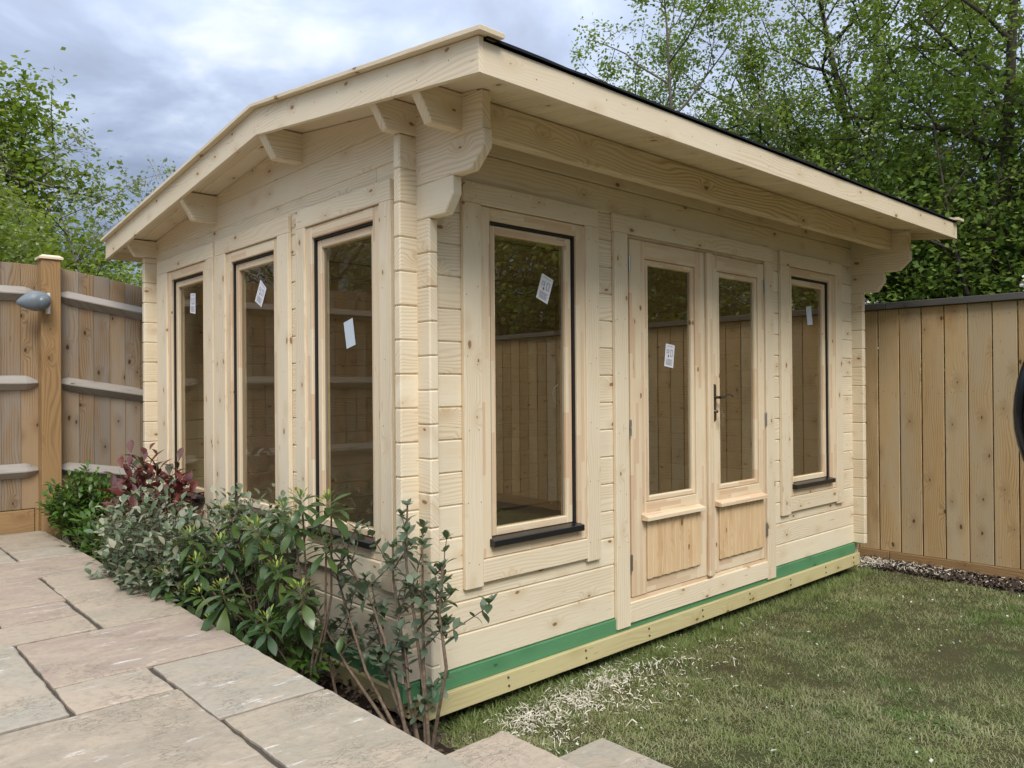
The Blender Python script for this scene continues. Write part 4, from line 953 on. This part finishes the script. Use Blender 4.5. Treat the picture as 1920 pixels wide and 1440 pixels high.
def bush(name, label, center, rad, rs_seed, protos, mat, nsh, per, stemr=.005, upw=.6, zlow=.06, lim=300, front=True, jitter=.02, tipup=.5):
    """shoots from the base to an uneven dome, leaves set along the outer part of each shoot"""
    rr = random.Random(rs_seed); c = Vector(center); root = empty(name, (c.x + .05, c.y, zlow)); tag(root, label, 'shrub'); items = []; paths = []
    for i in range(nsh):
        a = rr.uniform(0, 6.28); el = math.asin(rr.uniform(-.35, 1)); s = rr.uniform(.72, 1.06) if rr.random() < .8 else rr.uniform(.3, .7)
        tip = c + Vector((math.cos(a) * math.cos(el) * rad[0], math.sin(a) * math.cos(el) * rad[1], math.sin(el) * rad[2])) * s
        b = Vector((c.x + rr.uniform(-.04, .1), c.y + (tip.y - c.y) * .4, zlow)); mid = b.lerp(tip, .55) + Vector((0, 0, .06)); pts = stem_pts([b, mid, tip], 10); paths.append((pts, [stemr * (1 - .07 * k) for k in range(len(pts))]))
        n = len(pts)
        for k in range(per):
            f = 1 - (k / per) * .55; q = f * (n - 1); j = min(n - 2, int(q)); p = pts[j].lerp(pts[j + 1], q - j); t_ = (pts[j + 1] - pts[j]).normalized()
            an = k * 2.4 + rr.random(); o1 = t_.orthogonal().normalized(); sd_ = o1 * math.cos(an) + t_.cross(o1) * math.sin(an)
            d = sd_ + t_ * (tipup + .9 * (1 - k / per)) + Vector((0, 0, rr.uniform(-.25, .25))); p = p + Vector((rr.gauss(0, jitter), rr.gauss(0, jitter), rr.gauss(0, jitter)))
            items.append((p, d, rr.uniform(.65, 1.15), rr.uniform(-.5, .5), rr.randrange(len(protos))))
    tubes('stems', paths, STEMB, root, 4, loc=WP[root.name]); put_leaves(root, items, protos, mat, lim); return root
M_C = leaf_mat('silver_leaf', [(.07, .12, .055), (.11, .16, .085), (.17, .20, .12), (.44, .42, .31), (.08, .13, .065), (.24, .25, .17), (.05, .09, .04)], rough=.38, trans=.12)
pc = [leaf_proto('leaf', .060, .032, M_C, .2, .3), leaf_proto('leaf', .054, .029, M_C, .25, .7), leaf_proto('leaf', .046, .022, M_C, .35, .2)]
bush('silver_leaved_shrub', 'silvery variegated shrub spilling over the patio edge in the middle of the bed', (-.46, 1.72, .58), (.27, .74, .36), 31, pc, M_C, 190, 18)
bush('silver_leaved_shrub', 'silvery variegated shrub against the wall behind the glossy whorled one', (-.28, 1.05, .72), (.20, .45, .26), 32, pc, M_C, 75, 16, lim=150)
M_B = leaf_mat('red_leaf', [(.13, .03, .03), (.085, .028, .028), (.19, .045, .035), (.07, .05, .03), (.20, .11, .10)], rough=.32, trans=.2, spec=.5, trcol=(.28, .05, .03))
M_B2 = leaf_mat('bronze_leaf', [(.05, .07, .03), (.13, .06, .045), (.06, .09, .03)], rough=.35, trans=.15, spec=.5)
pb = [leaf_proto('leaf', .125, .046, M_B, .3, .3, 5, .8), leaf_proto('leaf', .115, .042, M_B, .3, .5, 5, .8)]; pb2 = [leaf_proto('leaf', .11, .036, M_B2, .3, .5, 5, .8)]
bush('red_leaved_shrub', 'shrub with glossy dark red young leaves in front of the far side window', (-.30, 2.42, .80), (.20, .36, .30), 33, pb + pb + pb2, M_B, 42, 12, .006)
M_A = leaf_mat('bright_evergreen_leaf', [(.055, .12, .02), (.075, .16, .025), (.11, .20, .035), (.04, .10, .018)], rough=.35, trans=.25, spec=.45)
pa = [leaf_proto('leaf', .068, .027, M_A, .2, .3), leaf_proto('leaf', .060, .025, M_A, .25, .6)]
bush('green_shrub', 'rounded bright green shrub in front of the fence post', (-.44, 3.33, .66), (.23, .24, .26), 34, pa, M_A, 130, 17, zlow=.2)
bush('green_shrub', 'low bright green shrub between the rounded one and the red leaved shrub', (-.42, 2.85, .50), (.20, .30, .20), 35, pa, M_A, 60, 13)
bush('green_shrub', 'small green seedling at the foot of the glossy whorled shrub', (-.36, .36, .34), (.10, .12, .12), 36, pa, M_A, 14, 9, lim=100)

# ------------------------------------------------------------ grass
def vnoise(P, sc, seed):
    g = np.random.RandomState(seed).uniform(-1, 1, (256, 256)); q = P * sc + 50; i = np.floor(q).astype(int) % 255; f = q - np.floor(q); f = f * f * (3 - 2 * f)
    a = g[i[:, 0], i[:, 1]]; b = g[i[:, 0] + 1, i[:, 1]]; c = g[i[:, 0], i[:, 1] + 1]; d = g[i[:, 0] + 1, i[:, 1] + 1]
    return (a * (1 - f[:, 0]) + b * f[:, 0]) * (1 - f[:, 1]) + (c * (1 - f[:, 0]) + d * f[:, 0]) * f[:, 1]
def grass(n, x0, x1, y0, y1, h, rs, w=.0032):
    P = np.stack([rs.uniform(x0, x1, n), rs.uniform(y0, y1, n)], 1); 
    d = np.hypot(P[:, 0] + 1.886, P[:, 1] + 2.631); keep = (rs.rand(n) < np.clip(5.5 / d - .35, .3, 1)); keep &= ~((P[:, 0] < .31) & (P[:, 1] < -.66)) ; keep &= ~((P[:, 0] < .09) & (P[:, 1] > -.1))
    P = P[keep]; n = len(P); a = rs.uniform(0, 2 * np.pi, n); tuft = 1 + .30 * vnoise(P, 7.0, 1) + .35 * vnoise(P, 19.0, 2)
    L = h * rs.uniform(.5, 1.25, n) * tuft; ln = rs.uniform(.4, 2.6, n); ww = w * rs.uniform(.7, 1.3, n) * (.7 + .3 * d[keep] / 3)
    dx, dy = np.cos(a), np.sin(a); z0 = np.full(n, -.008)
    base = np.stack([P[:, 0], P[:, 1], z0], 1); side = np.stack([-dy, dx, np.zeros(n)], 1) * ww[:, None]; lean = np.stack([dx * ln, dy * ln, np.ones(n)], 1)
    lean /= np.linalg.norm(lean, axis=1)[:, None]; mid = base + lean * (L * .55)[:, None]; l2 = lean.copy(); l2[:, 2] *= .35; tip = mid + l2 * (L * .5)[:, None]
    V = np.stack([base - side * .5, base + side * .5, mid + side * .45, mid - side * .45, tip + side * .06, tip - side * .06], 1).reshape(-1, 3)
    i = np.arange(n)[:, None] * 6; far = d[keep] > 3.9; F = np.concatenate([i[~far] + [0, 1, 2, 3], i[~far] + [3, 2, 4, 5], i[far] + [0, 1, 4, 5]], 0)
    pat = np.clip(.40 + .24 * vnoise(P, 1.7, 3) + .22 * vnoise(P, 5.5, 4) + .12 * vnoise(P, 23, 5) + .22 * (rs.rand(n) - .5) + .35 * (rs.rand(n) < .12), 0, .98)
    return V, F, np.repeat(pat, 6)
V, F, A_ = grass(330000, .0, 4.46, -2.6, .03, .040, RS(1), .0028); V2, F2, A2 = grass(5000, -.02, .32, -.70, -.05, .05, RS(2))
V3, F3, A3 = grass(12000, 1.2, 4.42, -6, -2.6, .04, RS(3), .009)
Vg = np.concatenate([V, V2, V3]); Fg = np.concatenate([F, F2 + len(V), F3 + len(V) + len(V2)]); Ag = np.concatenate([A_, A2, A3])
gr = mesh_np('grass', Vg, Fg, M_GRASS, None, False, Ag)
tag(gr, 'patchy mown lawn grass in front of the summerhouse', 'grass', kind='stuff')
# shade-loving longer tufts along the underframe
V, F, A_ = grass(20000, .05, 4.2, -.13, .06, .075, RS(6)); o = mesh_np('grass_edge', V, F, M_GRASS, None, False, A_ * .35); tag(o, 'longer grass growing under the edge of the summerhouse base', 'grass', kind='stuff')

# ------------------------------------------------------------ wood shavings, bark chips, petals
M_SHAV = leaf_mat('shaving', [(.72, .67, .53), (.80, .77, .66), (.60, .53, .38), (.78, .75, .64)], rough=.6, trans=.1, trcol=(.7, .6, .4))
M_CHIP = leaf_mat('bark_chip', [(.06, .04, .028), (.11, .075, .05), (.03, .022, .018), (.16, .12, .09)], rough=.85, trans=0)
def chips(name, P, L, w, mat, rs, lift=.45, thick=.35):
    n = len(P); a = rs.uniform(0, 2 * np.pi, n); t_ = rs.normal(0, lift, n); d = np.stack([np.cos(a) * np.cos(t_), np.sin(a) * np.cos(t_), np.sin(t_)], 1)
    s = np.cross(d, np.stack([rs.normal(0, .5, n), rs.normal(0, .5, n), np.ones(n)], 1)); s /= np.linalg.norm(s, axis=1)[:, None]; u = np.cross(s, d)
    LL = (L * (.25 + rs.gamma(2.0, .38, n)))[:, None] * .5; W = (w * rs.uniform(.6, 1.5, n))[:, None] * .5; c = LL * rs.uniform(0, .5, (n, 1))
    V = np.stack([P - d * LL - s * W, P - d * LL + s * W, P + s * W + u * c, P - s * W + u * c, P + d * LL - s * W, P + d * LL + s * W], 1).reshape(-1, 3)
    i = np.arange(n)[:, None] * 6; F = np.concatenate([i + [0, 1, 2, 3], i + [3, 2, 5, 4]], 0)
    return mesh_np(name, V, F, mat, None, False, np.repeat(rs.rand(n), 6))
rs = RS(40)
def blob(n, cx, cy, sx, sy, ang=0, zm=.018):
    q = rs.normal(size=(n, 2)) * [sx, sy]; c, s = math.cos(ang), math.sin(ang); return np.stack([cx + q[:, 0] * c - q[:, 1] * s, cy + q[:, 0] * s + q[:, 1] * c, zm + rs.uniform(0, .022, n)], 1)
sub = []
for k in range(110):
    f = rs.rand(); bx = .30 + 1.05 * f; by = -.22 + .14 * f + rs.normal() * .07; sub.append(blob(int(8 + 34 * rs.rand() * math.exp(-((f - .42) / .32) ** 2)), bx + rs.normal() * .03, by, .035 + .03 * rs.rand(), .022 + .02 * rs.rand(), rs.rand() * 3, .006))
sub += [blob(420, .85, -.28, .38, .13, .1, .004), blob(90, 1.45, -.30, .35, .16, 0, .006), blob(40, .3, -.42, .12, .08, 0, .006), blob(30, 2.1, -.2, .5, .1, 0, .01)]
P = np.concatenate(sub)
P = P[(P[:, 1] < -.0) & (P[:, 0] > .1)]
o = chips('wood_shavings', P, .022, .0034, M_SHAV, rs, .5); tag(o, 'pale wood shavings scattered on the grass along the near base beam', 'wood shavings', kind='stuff')
P = np.stack([rs.uniform(4.32, 4.58, 1500), .35 - np.abs(rs.normal(0, .55, 1500)), rs.uniform(.012, .04, 1500)], 1); P = np.concatenate([P, blob(420, 4.38, .10, .09, .09, 0, .02)])
P = P[(P[:, 0] < 4.58) & ((P[:, 0] > 4.2))]
o = chips('sawdust_heap', P, .028, .005, M_SHAV, rs); tag(o, 'pale shavings heaped at the foot of the side fence beside the house', 'wood shavings', kind='stuff')
P = np.stack([rs.uniform(4.30, 4.60, 7000), rs.uniform(-2.6, .6, 7000), rs.uniform(.0, .03, 7000)], 1)
o = chips('bark_mulch', P, .038, .014, M_CHIP, rs); tag(o, 'dark bark mulch strip along the foot of the side fence', 'bark mulch', kind='stuff')
P = np.stack([rs.uniform(.4, 4.2, 150), rs.uniform(-1.9, -.1, 150), rs.uniform(.02, .032, 150)], 1)
o = chips('fallen_petals', P, .010, .007, M_BLOS, rs); tag(o, 'small white petals and chips dotted over the lawn', 'petals', kind='stuff')
P = np.stack([rs.uniform(-.6, .0, 2600), rs.uniform(-.6, 3.6, 2600), rs.uniform(.06, .13, 2600)], 1)
o = chips('leaf_litter', P, .03, .012, M_CHIP, rs); tag(o, 'dark leaf litter on the soil of the planting bed', 'leaf litter', kind='stuff')

for o in list(COL.objects):
    if o.parent is None and o.get('category') in ('tree', 'shrub') and not o.get('group'):
        x, y, z = o.location
        o['group'] = 'shrubs in the planting bed' if x < .2 and y < 4 else ('trees and shrubs behind the side fence' if x > 4.7 else 'trees behind the back fence')
